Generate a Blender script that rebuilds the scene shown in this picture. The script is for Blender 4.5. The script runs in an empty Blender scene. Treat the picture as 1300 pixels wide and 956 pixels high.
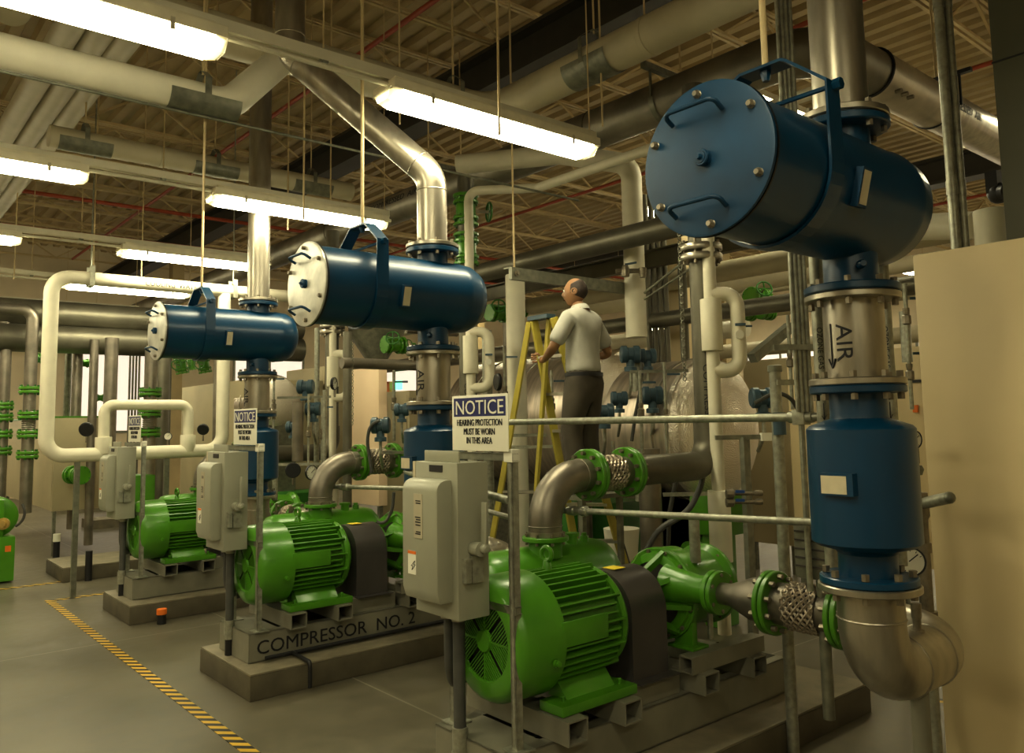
import bpy, bmesh, math, random
from mathutils import Vector, Matrix
random.seed(7)
S = bpy.context.scene
COL = S.collection
PI = math.pi
# ------------------------------------------------------------------ camera
EYE = Vector((0, 0, 2.07))
FPX = 1031.04
YAW, PIT, ROL = math.radians(49.9548), math.radians(5.63836), math.radians(-1.05297)
fw = Vector((math.cos(YAW)*math.cos(PIT), math.sin(YAW)*math.cos(PIT), math.sin(PIT)))
rt0 = Vector((math.sin(YAW), -math.cos(YAW), 0)); up0 = rt0.cross(fw)
rt = rt0*math.cos(ROL) + up0*math.sin(ROL)
up = -rt0*math.sin(ROL) + up0*math.cos(ROL)
def at(px, py, X=None, Y=None, Z=None, D=None):
    q = fw + rt*((px-650)/FPX) - up*((py-433)/FPX)
    if X is not None: return EYE + q*(X/q.x)
    if Y is not None: return EYE + q*(Y/q.y)
    if Z is not None: return EYE + q*((Z-EYE.z)/q.z)
    return EYE + q*D
cd = bpy.data.cameras.new('camera'); cam = bpy.data.objects.new('camera', cd); COL.objects.link(cam)
cam.matrix_world = Matrix.Translation(EYE) @ Matrix((rt, up, -fw)).transposed().to_4x4()
cd.sensor_fit = 'HORIZONTAL'; cd.sensor_width = 36; cd.lens = 36*FPX/1300
cd.shift_y = -(478-433)/1300.0; cd.clip_start = .05; cd.clip_end = 200
S.camera = cam
S.view_settings.view_transform = 'Standard'
S.view_settings.look = 'None'
S.view_settings.exposure = 0.12
S.view_settings.gamma = 0.88

# ------------------------------------------------------------------ materials
MC = {}
def mat(name, col, rough=.5, metal=0, var=.12, scale=6, bump=0, emit=None, es=0, spec=None, stretch=None, coat=0):
    if name in MC: return MC[name]
    m = bpy.data.materials.new(name); m.use_nodes = True
    nt = m.node_tree; b = nt.nodes['Principled BSDF']
    b.inputs['Roughness'].default_value = rough; b.inputs['Metallic'].default_value = metal
    if coat: b.inputs['Coat Weight'].default_value = coat; b.inputs['Coat Roughness'].default_value = .15
    tc = nt.nodes.new('ShaderNodeTexCoord'); mp = nt.nodes.new('ShaderNodeMapping')
    nt.links.new(tc.outputs['Object'], mp.inputs['Vector'])
    if stretch: mp.inputs['Scale'].default_value = stretch
    nz = nt.nodes.new('ShaderNodeTexNoise'); nz.inputs['Scale'].default_value = scale; nz.inputs['Detail'].default_value = 5
    nt.links.new(mp.outputs[0], nz.inputs['Vector'])
    cr = nt.nodes.new('ShaderNodeValToRGB')
    cr.color_ramp.elements[0].position = .3; cr.color_ramp.elements[1].position = .7
    cr.color_ramp.elements[0].color = (*[c*(1-var) for c in col], 1)
    cr.color_ramp.elements[1].color = (*[min(1, c*(1+var)) for c in col], 1)
    nt.links.new(nz.outputs['Fac'], cr.inputs[0]); nt.links.new(cr.outputs[0], b.inputs['Base Color'])
    if bump:
        bp = nt.nodes.new('ShaderNodeBump'); bp.inputs['Strength'].default_value = bump; bp.inputs['Distance'].default_value = .01
        nt.links.new(nz.outputs['Fac'], bp.inputs['Height']); nt.links.new(bp.outputs[0], b.inputs['Normal'])
    if emit: b.inputs['Emission Color'].default_value = (*emit, 1); b.inputs['Emission Strength'].default_value = es
    MC[name] = m; return m
blue = mat('blue_paint', (.001, .042, .096), .34, 0, .15, 3, coat=.1)
bluecap = mat('blue_cap_paint', (.001, .040, .095), .5, 0, .25, 5, bump=.05)
palecap = mat('pale_cap', (.50, .49, .42), .35, .3, .3, 7)  # paler door colour for the middle and farthest silencers
green = mat('green_paint', (.075, .25, .012), .33, 0, .15, 4, coat=.2)
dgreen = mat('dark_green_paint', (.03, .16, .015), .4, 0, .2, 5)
steel = mat('brushed_steel', (.40, .37, .30), .33, .85, .22, 3, stretch=(4, 4, 1))
steel2 = mat('dull_steel', (.25, .225, .18), .42, .75, .25, 5, bump=.05)
dsteel = mat('dark_steel_pipe', (.16, .15, .11), .45, .6, .25, 3)
shiny = mat('polished_jacket', (.62, .54, .45), .33, .75, .25, 2.5, bump=.25, stretch=(1, 6, 1))
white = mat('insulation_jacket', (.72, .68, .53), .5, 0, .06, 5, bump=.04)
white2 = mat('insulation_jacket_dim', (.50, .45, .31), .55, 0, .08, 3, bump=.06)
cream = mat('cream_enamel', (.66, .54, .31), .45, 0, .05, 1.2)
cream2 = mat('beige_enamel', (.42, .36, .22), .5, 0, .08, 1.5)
peach = mat('pale_panel', (.80, .62, .42), .5, 0, .04, 1.5)
greybox = mat('grey_enamel', (.33, .33, .25), .38, .1, .08, 3)
galv = mat('galvanised', (.34, .34, .27), .42, .55, .25, 25)
galvd = mat('galvanised_dark', (.2, .2, .15), .45, .5, .25, 15)
skidm = mat('skid_paint', (.22, .21, .155), .5, .1, .12, 5)
guardm = mat('guard_paint', (.075, .068, .062), .35, .2, .15, 3)
black = mat('black_plastic', (.012, .012, .012), .45)
rubber = mat('conduit_rubber', (.07, .07, .06), .55, 0, .2, 10)
bolt = mat('bolt_metal', (.26, .23, .17), .4, .7, .2, 30)
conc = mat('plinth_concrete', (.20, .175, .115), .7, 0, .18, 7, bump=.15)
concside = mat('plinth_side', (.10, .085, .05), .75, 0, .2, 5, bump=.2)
redp = mat('sprinkler_red', (.34, .055, .014), .5)
orange = mat('orange_cap', (.75, .18, .015), .5)
deckm = mat('deck_paint', (.45, .35, .18), .6, 0, .1, 2)
joistm = mat('joist_paint', (.58, .46, .25), .55, 0, .12, 4)
girderm = mat('girder_dark', (.035, .03, .018), .6)
wallm = mat('far_wall', (.70, .60, .42), .7, 0, .08, 1)
panelm = mat('grey_green_panel', (.085, .085, .05), .5, 0, .1, 1)
yellow = mat('ladder_yellow', (.50, .42, .07), .45, 0, .1, 8)
alum = mat('ladder_aluminium', (.5, .48, .4), .35, .8, .1, 20)
signw = mat('sign_white', (.74, .72, .60), .45, 0, .02, 3)
signb = mat('sign_blue', (.012, .015, .11), .4)
ink = mat('black_ink', (.01, .01, .012), .5)
chan = mat('light_housing', (.80, .74, .55), .5)
tb = mat('transmitter_blue', (.045, .085, .11), .4, 0, .2, 6)
plate = mat('nameplate', (.62, .56, .40), .4, .2, .08, 15)
lamp = mat('lamp_diffuser', (1, 1, .95), .3, 0, 0, 1, emit=(1.0, .92, .62), es=34)
greenled = mat('green_led', (.1, .8, .4), .3, emit=(.1, 1, .5), es=4)
redled = mat('red_led', (.9, .1, .05), .3, emit=(1, .08, .03), es=3)
clear = bpy.data.materials.new('clear_acrylic'); clear.use_nodes = True
_b = clear.node_tree.nodes['Principled BSDF']; _b.inputs['Transmission Weight'].default_value = .7
_b.inputs['Roughness'].default_value = .15; _b.inputs['Base Color'].default_value = (.9, .88, .78, 1)
# floor
def floor_mat():
    m = bpy.data.materials.new('sealed_concrete'); m.use_nodes = True; nt = m.node_tree; b = nt.nodes['Principled BSDF']
    tc = nt.nodes.new('ShaderNodeTexCoord')
    n1 = nt.nodes.new('ShaderNodeTexNoise'); n1.inputs['Scale'].default_value = .9; n1.inputs['Detail'].default_value = 8
    n2 = nt.nodes.new('ShaderNodeTexNoise'); n2.inputs['Scale'].default_value = 9; n2.inputs['Detail'].default_value = 6
    nt.links.new(tc.outputs['Object'], n1.inputs['Vector']); nt.links.new(tc.outputs['Object'], n2.inputs['Vector'])
    mx = nt.nodes.new('ShaderNodeMix'); mx.data_type = 'FLOAT'; mx.inputs[0].default_value = .4
    nt.links.new(n1.outputs['Fac'], mx.inputs[2]); nt.links.new(n2.outputs['Fac'], mx.inputs[3])
    cr = nt.nodes.new('ShaderNodeValToRGB'); cr.color_ramp.elements[0].position = .35; cr.color_ramp.elements[1].position = .68
    cr.color_ramp.elements[0].color = (.095, .085, .055, 1); cr.color_ramp.elements[1].color = (.175, .155, .105, 1)
    nt.links.new(mx.outputs[0], cr.inputs[0])
    # saw-cut joints every 4.6 m
    sp = nt.nodes.new('ShaderNodeSeparateXYZ'); nt.links.new(tc.outputs['Object'], sp.inputs[0])
    last = cr.outputs[0]
    for ax, off in (('X', 1.2), ('Y', .4)):
        a = nt.nodes.new('ShaderNodeMath'); a.operation = 'ADD'; a.inputs[1].default_value = off; nt.links.new(sp.outputs[ax], a.inputs[0])
        p = nt.nodes.new('ShaderNodeMath'); p.operation = 'PINGPONG'; p.inputs[1].default_value = 2.3; nt.links.new(a.outputs[0], p.inputs[0])
        c = nt.nodes.new('ShaderNodeMath'); c.operation = 'LESS_THAN'; c.inputs[1].default_value = .008; nt.links.new(p.outputs[0], c.inputs[0])
        q = nt.nodes.new('ShaderNodeMix'); q.data_type = 'RGBA'; nt.links.new(c.outputs[0], q.inputs[0])
        nt.links.new(last, q.inputs[6]); q.inputs[7].default_value = (.24, .22, .16, 1); last = q.outputs[2]
    nt.links.new(last, b.inputs['Base Color'])
    b.inputs['Roughness'].default_value = .38
    rr = nt.nodes.new('ShaderNodeMapRange'); rr.inputs[3].default_value = .28; rr.inputs[4].default_value = .5
    nt.links.new(n2.outputs['Fac'], rr.inputs[0]); nt.links.new(rr.outputs[0], b.inputs['Roughness'])
    return m
floorm = floor_mat()
def tape_mat():
    m = bpy.data.materials.new('hazard_tape'); m.use_nodes = True; nt = m.node_tree; b = nt.nodes['Principled BSDF']
    tc = nt.nodes.new('ShaderNodeTexCoord'); sp = nt.nodes.new('ShaderNodeSeparateXYZ'); nt.links.new(tc.outputs['Object'], sp.inputs[0])
    a = nt.nodes.new('ShaderNodeMath'); a.operation = 'ADD'; nt.links.new(sp.outputs['X'], a.inputs[0]); nt.links.new(sp.outputs['Y'], a.inputs[1])
    k = nt.nodes.new('ShaderNodeMath'); k.operation = 'MULTIPLY'; k.inputs[1].default_value = 7.5; nt.links.new(a.outputs[0], k.inputs[0])
    f = nt.nodes.new('ShaderNodeMath'); f.operation = 'FRACT'; nt.links.new(k.outputs[0], f.inputs[0])
    c = nt.nodes.new('ShaderNodeMath'); c.operation = 'GREATER_THAN'; c.inputs[1].default_value = .5; nt.links.new(f.outputs[0], c.inputs[0])
    q = nt.nodes.new('ShaderNodeMix'); q.data_type = 'RGBA'; nt.links.new(c.outputs[0], q.inputs[0])
    q.inputs[6].default_value = (.02, .018, .012, 1); q.inputs[7].default_value = (.62, .40, .03, 1)
    nt.links.new(q.outputs[2], b.inputs['Base Color']); b.inputs['Roughness'].default_value = .5
    return m
tapem = tape_mat()

# ------------------------------------------------------------------ mesh builder
def basis(d):
    d = d.normalized(); a = Vector((0, 0, 1)) if abs(d.z) < .9 else Vector((1, 0, 0))
    u = a.cross(d).normalized(); return u, d.cross(u), d
class MB:
    def __init__(s): s.v = []; s.f = []
    def add(s, vs, fs):
        n = len(s.v); s.v += [Vector(v) for v in vs]; s.f += [tuple(i+n for i in f) for f in fs]; return s
    def box(s, a, b, rot=0, piv=None):
        x0, y0, z0 = a; x1, y1, z1 = b
        vs = [Vector(p) for p in ((x0,y0,z0),(x1,y0,z0),(x1,y1,z0),(x0,y1,z0),(x0,y0,z1),(x1,y0,z1),(x1,y1,z1),(x0,y1,z1))]
        if rot:
            c = piv or (vs[0]+vs[6])/2; R = Matrix.Rotation(rot, 3, 'Z'); vs = [R @ (v-c)+c for v in vs]
        return s.add(vs, [(0,3,2,1),(4,5,6,7),(0,1,5,4),(1,2,6,5),(2,3,7,6),(3,0,4,7)])
    def bar(s, p, q, w, h=None, upv=None):
        p, q = Vector(p), Vector(q); h = h or w; u, v, d = basis(q-p)
        if upv is not None:
            v = Vector(upv); v = (v - d*v.dot(d)).normalized(); u = v.cross(d)
        c = [(-w/2,-h/2),(w/2,-h/2),(w/2,h/2),(-w/2,h/2)]
        vs = [p+u*a+v*b for a, b in c]+[q+u*a+v*b for a, b in c]
        return s.add(vs, [(0,3,2,1),(4,5,6,7),(0,1,5,4),(1,2,6,5),(2,3,7,6),(3,0,4,7)])
    def lathe(s, o, d, prof, n=32, cap=True):
        """prof: list of (dist along d, radius)"""
        o = Vector(o); u, v, d = basis(Vector(d)); vs = []; fs = []
        for t, r in prof:
            for i in range(n):
                a = 2*PI*i/n; vs.append(o+d*t+u*(math.cos(a)*r)+v*(math.sin(a)*r))
        for k in range(len(prof)-1):
            for i in range(n):
                j = (i+1) % n; fs.append((k*n+i, k*n+j, (k+1)*n+j, (k+1)*n+i))
        if cap:
            fs.append(tuple(reversed(range(n)))); m = (len(prof)-1)*n; fs.append(tuple(range(m, m+n)))
        return s.add(vs, fs)
    def cyl(s, p, q, r, n=24):
        p, q = Vector(p), Vector(q); return s.lathe(p, q-p, [(0, r), ((q-p).length, r)], n)
    def tube(s, pts, r, bend=None, n=16, seg=8):
        P = [Vector(p) for p in pts]; b = bend if bend is not None else r*2.5; path = [P[0]]
        for i in range(1, len(P)-1):
            a, c, e = P[i-1], P[i], P[i+1]; d1 = (a-c).normalized(); d2 = (e-c).normalized()
            ang = d1.angle(d2)
            if ang > PI-.02: path.append(c); continue
            t = min(b/math.tan(ang/2), (a-c).length*.49 if i > 1 else (a-c).length*.98, (e-c).length*.49 if i < len(P)-2 else (e-c).length*.98)
            rad = t*math.tan(ang/2); A = c+d1*t; E = c+d2*t
            cen = c+(d1+d2).normalized()*(rad/math.sin(ang/2))
            va, ve = A-cen, E-cen; tot = va.angle(ve)
            ax = va.cross(ve).normalized()
            for k in range(seg+1): path.append(cen+Matrix.Rotation(tot*k/seg, 3, ax) @ va)
        path.append(P[-1]); Q = [path[0]]
        for p in path[1:]:
            if (p-Q[-1]).length > 1e-5: Q.append(p)
        u, v, d = basis(Q[1]-Q[0]); vs = []; fs = []
        for i, p in enumerate(Q):
            if i == 0: t = (Q[1]-Q[0]).normalized()
            elif i == len(Q)-1: t = (Q[-1]-Q[-2]).normalized()
            else: t = ((Q[i]-Q[i-1]).normalized()+(Q[i+1]-Q[i]).normalized()).normalized()
            u = (u-t*u.dot(t)).normalized(); v = t.cross(u)
            rr = r[min(i, len(r)-1)] if isinstance(r, (list, tuple)) else r
            for k in range(n):
                a = 2*PI*k/n; vs.append(p+u*(math.cos(a)*rr)+v*(math.sin(a)*rr))
        for k in range(len(Q)-1):
            for i in range(n):
                j = (i+1) % n; fs.append((k*n+i, k*n+j, (k+1)*n+j, (k+1)*n+i))
        fs.append(tuple(reversed(range(n)))); m = (len(Q)-1)*n; fs.append(tuple(range(m, m+n)))
        return s.add(vs, fs)
    def sphere(s, c, r, n=16, sc=(1,1,1)):
        c = Vector(c); prof = []; vs = []; fs = []; m = n//2
        vs.append(c+Vector((0,0,-r*sc[2])))
        for k in range(1, m):
            a = PI*k/m-PI/2
            for i in range(n):
                b = 2*PI*i/n; vs.append(c+Vector((r*math.cos(a)*math.cos(b)*sc[0], r*math.cos(a)*math.sin(b)*sc[1], r*math.sin(a)*sc[2])))
        vs.append(c+Vector((0,0,r*sc[2])))
        for i in range(n): fs.append((0, 1+(i+1)%n, 1+i))
        for k in range(m-2):
            for i in range(n):
                j = (i+1)%n; a = 1+k*n; fs.append((a+i, a+j, a+n+j, a+n+i))
        l = len(vs)-1; a = 1+(m-2)*n
        for i in range(n): fs.append((a+i, a+(i+1)%n, l))
        return s.add(vs, fs)
    def torus(s, c, d, R, r, n=28, m=8):
        c = Vector(c); u, v, d = basis(Vector(d)); vs = []; fs = []
        for i in range(n):
            a = 2*PI*i/n; e = u*math.cos(a)+v*math.sin(a)
            for k in range(m):
                b = 2*PI*k/m; vs.append(c+e*(R+r*math.cos(b))+d*(r*math.sin(b)))
        for i in range(n):
            for k in range(m):
                fs.append((i*m+k, ((i+1)%n)*m+k, ((i+1)%n)*m+(k+1)%m, i*m+(k+1)%m))
        return s.add(vs, fs)
    def bolts(s, c, d, R, n, r=.013, l=.09, ph=0):
        """hex bolts through a flange, axis d, centred on c"""
        c = Vector(c); u, v, d = basis(Vector(d))
        for i in range(n):
            a = 2*PI*(i+.5)/n+ph; p = c+u*(R*math.cos(a))+v*(R*math.sin(a))
            s.lathe(p-d*l/2, d, [(0, r), (l*.22, r), (l*.22, r*.6), (l*.78, r*.6), (l*.78, r), (l, r)], 6)
        return s
    def build(s, name, m, parent=None, smooth=True, bevel=0, ang=35):
        if parent is not None and name in HOST:      # small fittings belong to the part that carries them
            for c in reversed(list(parent.children)):
                if any(c.name.startswith(h) for h in HOST[name]) and 'bolts' not in c.name: parent = c; break
        me = bpy.data.meshes.new(name)
        off = parent_loc(parent)
        me.from_pydata([v-off for v in s.v], [], s.f); me.validate(); me.update()
        o = bpy.data.objects.new(name, me); COL.objects.link(o); me.materials.append(m)
        if parent is not None: o.parent = parent
        bm = bmesh.new(); bm.from_mesh(me); bmesh.ops.recalc_face_normals(bm, faces=bm.faces); 
        if bevel:
            es = [e for e in bm.edges if len(e.link_faces) == 2 and e.calc_face_angle(0) > .7]
            bmesh.ops.bevel(bm, geom=es, offset=bevel, segments=2, affect='EDGES', profile=.6)
        if smooth:
            for f in bm.faces: f.smooth = True
            for e in bm.edges:
                if len(e.link_faces) == 2: e.smooth = e.calc_face_angle(0) < math.radians(ang)
        bm.to_mesh(me); bm.free()
        return o
HOST = {'flange_bolts': ('flange', 'top_flange', 'bottom_flange', 'housing_flange', 'outlet_flange', 'green_flange', 'valve_body'), 'nozzle_bolts': ('suction_flange',), 'cover_bolts': ('casing',),
        'nameplate': ('nameplate_bracket',), 'handle': ('end_door',), 'centre_knob': ('end_door',), 'door_bolts': ('end_door',), 'door_gasket': ('end_door',), 'strap_nut': ('hanger_strap',), 'strap_bolt': ('hanger_strap',),
        'label_print': ('instruction_label',), 'hasp': ('enclosure',), 'rating_plate': ('enclosure',), 'instruction_label': ('bulged_cover',), 'eye': ('head',), 'pupil': ('head',), 'eyebrow': ('head',), 'mouth': ('head',), 'ear': ('head',),
        'collar': ('shirt',), 'cover_screw': ('fan_cover',), 'grille': ('fan_cover',), 'fan_recess': ('fan_cover',), 'cooling_fins': ('stator_body',), 'latch': ('housing',), 'hose_collar': ('looped_hose',), 'needle_and_ticks': ('dial',), 'rib': ('bell_housing',), 'bell_shade_core': ('bell_housing',)}
def parent_loc(p):
    v = Vector((0,0,0))
    while p is not None: v += p.location; p = p.parent
    return v
def tag(o, label=None, cat=None, group=None, kind=None):
    if label: o['label'] = label
    if cat: o['category'] = cat
    if group: o['group'] = group
    if kind: o['kind'] = kind
    return o
def thing(name, label, cat, loc, group=None):
    o = bpy.data.objects.new(name, None); COL.objects.link(o); o.location = Vector(loc); o.empty_display_size = .1
    return tag(o, label, cat, group)
def single(name, mb, m, label, cat, group=None, **k):
    """a thing that is one mesh, origin at its lowest centre"""
    xs = [v.x for v in mb.v]; ys = [v.y for v in mb.v]; zs = [v.z for v in mb.v]
    c = Vector(((min(xs)+max(xs))/2, (min(ys)+max(ys))/2, min(zs)))
    mb.v = [v-c for v in mb.v]; o = mb.build(name, m, None, **k); o.location = c
    return tag(o, label, cat, group)
def copy_tree(o, off=None, parent=None):
    c = o.copy(); COL.objects.link(c)
    if parent is not None: c.parent = parent
    if off is not None: c.location = o.location + Vector(off)
    for ch in list(o.children): copy_tree(ch, None, c)
    return c
PITCH = 3.211
def repeat(o, labels, ks=(1, 2), group=None):
    """copy thing o (built for compressor line 0) to the lines ks; labels = one per copy"""
    r = []
    for k, l in zip(ks, labels):
        c = copy_tree(o, (0, PITCH*k, 0)); c['label'] = l; r.append(c)
    if group:
        for q in [o]+r: q['group'] = group
    return r
def lettering(txt, size, o, xd, yd, m, parent, name='lettering', wrap=None, align='LEFT', ext=.0015, sx=1.0, bold=0):
    """flat letters at o running along xd, up along yd; wrap=(axis point, axis dir, radius) bends them round a pipe"""
    cu = bpy.data.curves.new(name, 'FONT'); cu.body = txt; cu.size = size; cu.align_x = align; cu.extrude = ext; cu.resolution_u = 3
    cu.offset = bold
    t = bpy.data.objects.new('tmp', cu); COL.objects.link(t); dg = bpy.context.evaluated_depsgraph_get()
    me = bpy.data.meshes.new_from_object(t.evaluated_get(dg)); bpy.data.objects.remove(t); bpy.data.curves.remove(cu)
    if wrap:
        bm = bmesh.new(); bm.from_mesh(me); bmesh.ops.triangulate(bm, faces=bm.faces)
        for _ in range(5):
            es = [e for e in bm.edges if e.calc_length() > size*.16]
            if not es: break
            bmesh.ops.subdivide_edges(bm, edges=es, cuts=1); bmesh.ops.triangulate(bm, faces=bm.faces)
        bm.to_mesh(me); bm.free()
    xd = Vector(xd).normalized(); yd = Vector(yd).normalized(); nd = xd.cross(yd); o = Vector(o); off = parent_loc(parent)
    for v in me.vertices:
        p = o+xd*(v.co.x*sx)+yd*v.co.y+nd*v.co.z
        if wrap:
            c, d, r = Vector(wrap[0]), Vector(wrap[1]).normalized(), wrap[2]
            w = p-c; axial = d*w.dot(d); rad = (w-axial)
            if rad.length > 0: p = c+axial+rad.normalized()*(r+max(0, v.co.z)+.0008)
        v.co = p-off
    ob = bpy.data.objects.new(name, me); COL.objects.link(ob); me.materials.clear(); me.materials.append(m); ob.parent = parent
    return ob
def struct(name, mb, m, parent=None, **k):
    o = mb.build(name, m, parent, **k)
    if parent is None: o['kind'] = 'structure'
    return o

# ------------------------------------------------------------------ the hall
RX0, RX1, RY0, RY1, ZC = -7, 27, -7, 29, 7.9
struct('floor', MB().box((RX0, RY0, -.2), (RX1, RY1, 0)), floorm, smooth=False)
# corrugated deck, ribs along Y
mb = MB(); x = RX0; prof = []
while x < RX1:
    prof += [(x, 0), (x+.15, 0), (x+.19, .09), (x+.31, .09)]; x += .35
vs = [(a, RY0, ZC+h) for a, h in prof]+[(a, RY1, ZC+h) for a, h in prof]; n = len(prof)
mb.add(vs, [(i, i+1, n+i+1, n+i) for i in range(n-1)])
ceil = struct('ceiling', mb, deckm, smooth=False)
y = RY0+.6; jj = 0
while y < RY1:
    mb = MB(); zt, zb = ZC-.02, ZC-.68
    for dx in (-.04, .04):
        mb.bar((RX0, y+dx, zt), (RX1, y+dx, zt), .045, .045); mb.bar((RX0, y+dx, zb), (RX1, y+dx, zb), .045, .045)
    x = RX0; s_ = 0
    while x < RX1-1:
        a, b = (zb, zt) if s_ % 2 == 0 else (zt, zb)
        mb.bar((x, y, a), (x+1.0, y, b), .035); x += 1.0; s_ += 1
    struct('roof_joist', mb, joistm, ceil, smooth=False); y += 2.1; jj += 1
for gx in (6.9, 17.0):
    mb = MB().box((gx-.2, RY0, ZC-1.25), (gx+.2, RY1, ZC-1.19)).box((gx-.03, RY0, ZC-1.2), (gx+.03, RY1, ZC-.72)).box((gx-.2, RY0, ZC-.75), (gx+.2, RY1, ZC-.70))
    struct('roof_girder', mb, girderm, ceil, smooth=False)
struct('wall_far', MB().box((RX1, RY0, 0), (RX1+.2, RY1, ZC+.3)), wallm, smooth=False)
struct('wall_left', MB().box((RX0, RY1, 0), (RX1, RY1+.2, ZC+.3)), wallm, smooth=False)
struct('wall_right', MB().box((RX0, RY0-.2, 0), (RX1, RY0, ZC+.3)), wallm, smooth=False)
struct('wall_near', MB().box((RX0-.2, RY0, 0), (RX0, RY1, ZC+.3)), wallm, smooth=False)
for i, (gx, gy) in enumerate(((17, 12), (17, 22), (6.9, 22), (6.9+10.1, 2))):
    tag(MB().box((gx-.15, gy-.15, 0), (gx+.15, gy-.13, ZC-1.2)).box((gx-.15, gy+.13, 0), (gx+.15, gy+.15, ZC-1.2)).box((gx-.012, gy-.14, 0), (gx+.012, gy+.14, ZC-1.2)).build('trim_%d' % (i+1), deckm, smooth=False), kind='structure')

# hazard tape on the floor
single('floor_tape', MB().box((2.12, -1, .001), (2.21, 11.35, .004)), tapem, 'black and yellow striped floor tape running along the front of the plinths', 'tape', smooth=False)
single('floor_tape', MB().box((2.12, 11.35, .001), (5.2, 11.44, .004)), tapem, 'striped floor tape turning off behind the third concrete plinth', 'tape', smooth=False)
single('floor_tape', MB().box((1.0, 12.64, .001), (6.0, 12.73, .004)), tapem, 'striped floor tape line in front of the empty fourth plinth', 'tape', smooth=False)
a, b = at(962, 850, Z=.002), at(1062, 867, Z=.002); d_ = (b-a).normalized(); n_ = Vector((-d_.y, d_.x, 0))*.045
single('floor_tape', MB().add([a-d_*1-n_, b+d_*2-n_, b+d_*2+n_, a-d_*1+n_], [(0, 1, 2, 3)]), tapem, 'striped floor tape under the nearest braided suction connector', 'tape', smooth=False)

# ------------------------------------------------------------------ light fixtures
def fixture(x0, x1, y, z, label, strut_to=None):
    t = thing('fluorescent_light', label, 'light', ((x0+x1)/2, y, z), 'twin tube fluorescent fixtures')
    w = .135
    pr = [(-w, .07), (-w*.55, 0), (w*.55, 0), (w, .07)]
    mb = MB(); vs = [(x0+.05, y+a, z+h) for a, h in pr]+[(x1-.05, y+a, z+h) for a, h in pr]
    mb.add(vs, [(0,1,5,4),(1,2,6,5),(2,3,7,6),(0,3,2,1),(4,5,6,7),(0,4,7,3)]); mb.build('diffuser', lamp, t, smooth=False)
    for xa, xb in ((x0-.03, x0+.05), (x1-.05, x1+.03)):
        k = .8
        vs = [(xa, y+a*(k if xa < x0 else 1), z+h+(.015 if xa < x0 else 0)) for a, h in pr]+[(xb, y+a*(1 if xa < x0 else k), z+h+(0 if xa < x0 else .015)) for a, h in pr]
        MB().add(vs, [(0,1,5,4),(1,2,6,5),(2,3,7,6),(0,3,2,1),(4,5,6,7),(0,4,7,3)]).build('end_cap', clear, t, smooth=False)
    MB().box((x0-.02, y-w-.008, z+.07), (x1+.02, y+w+.008, z+.14)).box((x0+.03, y-.07, z+.14), (x1-.03, y+.07, z+.185)).build('housing', chan, t, smooth=False, bevel=.006)
    for s_ in (-1, 1):
        for fx in (.15, .85):
            xx = x0+(x1-x0)*fx; MB().box((xx-.012, y+s_*(w+.004)-.006, z+.03), (xx+.012, y+s_*(w+.004)+.006, z+.10)).build('latch', plate, t, smooth=False)
    return t
def rail(x0, x1, y, z, label):
    t = thing('lighting_rail', label, 'rail', ((x0+x1)/2, y, z), 'strut rails carrying the light rows')
    MB().box((x0, y-.032, z+.185), (x1, y+.032, z+.19)).box((x0, y-.036, z+.165), (x1, y-.03, z+.235)).box((x0, y+.03, z+.165), (x1, y+.036, z+.235)).build('channel', white, t, smooth=False)
    MB().cyl((x0, y-.05, z+.115), (x1, y-.05, z+.115), .018, 10).build('wire_conduit', white, t)
    for xx in [x0+.3+i*2.4 for i in range(int((x1-x0)/2.4)+1)]:
        MB().cyl((xx, y, z+.17), (xx, y, ZC-.6), .006, 8).build('hanger_rod', joistm, t)
        MB().box((xx-.02, y-.035, z+.15), (xx+.02, y+.035, z+.24)).build('clip', galv, t, smooth=False)
LZ = 4.20
ORD = ['nearest', 'second', 'third', 'fourth', 'fifth', 'sixth', 'seventh', 'eighth']
for k in range(7):
    y = 4.55+3.24*k; z = LZ+.03*k
    rail(-5.2, 4.75, y, z, 'long cream strut rail of the %s row of ceiling lights' % ORD[k])
    for j, (x0, x1) in enumerate(((-4.35, -2.4), (-1.38, .57+1.02), (2.76, 4.66))):
        if j == 1: x0, x1 = -.30, 1.62
        if j == 0: x0, x1 = -3.36, -1.42
        fixture(x0, x1, y, z, ('right-hand' if j == 2 else 'middle' if j == 1 else 'left-hand')+' glowing fluorescent fixture of the %s row from the camera' % ORD[k])
# rows over and behind the camera and in the far bays (unseen fixtures added to light the hall)
for yy, zz in ((1.31, LZ), (-1.93, LZ)):
    rail(-5.2, 1.8, yy, zz, 'strut rail of the added light row %s' % ('over the camera' if yy > 0 else 'behind the camera'))
    for j, x0 in enumerate((-3.36, -.30)):
        fixture(x0, x0+1.92, yy, zz, '%s added fluorescent fixture in the row %s' % ('left' if j == 0 else 'right', 'over the camera' if yy > 0 else 'behind the camera'))
W2 = ['beige cabinets', 'polished tank', 'far columns', 'back wall', 'tall white wall', 'far corner']
for j, x0 in enumerate((10.5, 14.5, 19.5, 23.5)):
    for i, yy in enumerate((-3, 3, 9, 15, 21)):
        t = thing('bay_light', '%s added bay light of the %s rank high in the far hall' % (ORD[i], ORD[j]), 'light', (x0+1, yy, 5.6), 'bay lights in the far hall')  # lamps added to brighten the background
        MB().box((x0, yy-.13, 5.6), (x0+2.3, yy+.13, 5.66)).build('diffuser', lamp, t, smooth=False)
        MB().box((x0-.02, yy-.16, 5.66), (x0+2.32, yy+.16, 5.74)).build('housing', chan, t, smooth=False)
        MB().cyl((x0+.3, yy, 5.7), (x0+.3, yy, ZC-.6), .006, 6).cyl((x0+2, yy, 5.7), (x0+2, yy, ZC-.6), .006, 6).build('hanger_rod', joistm, t)
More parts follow.
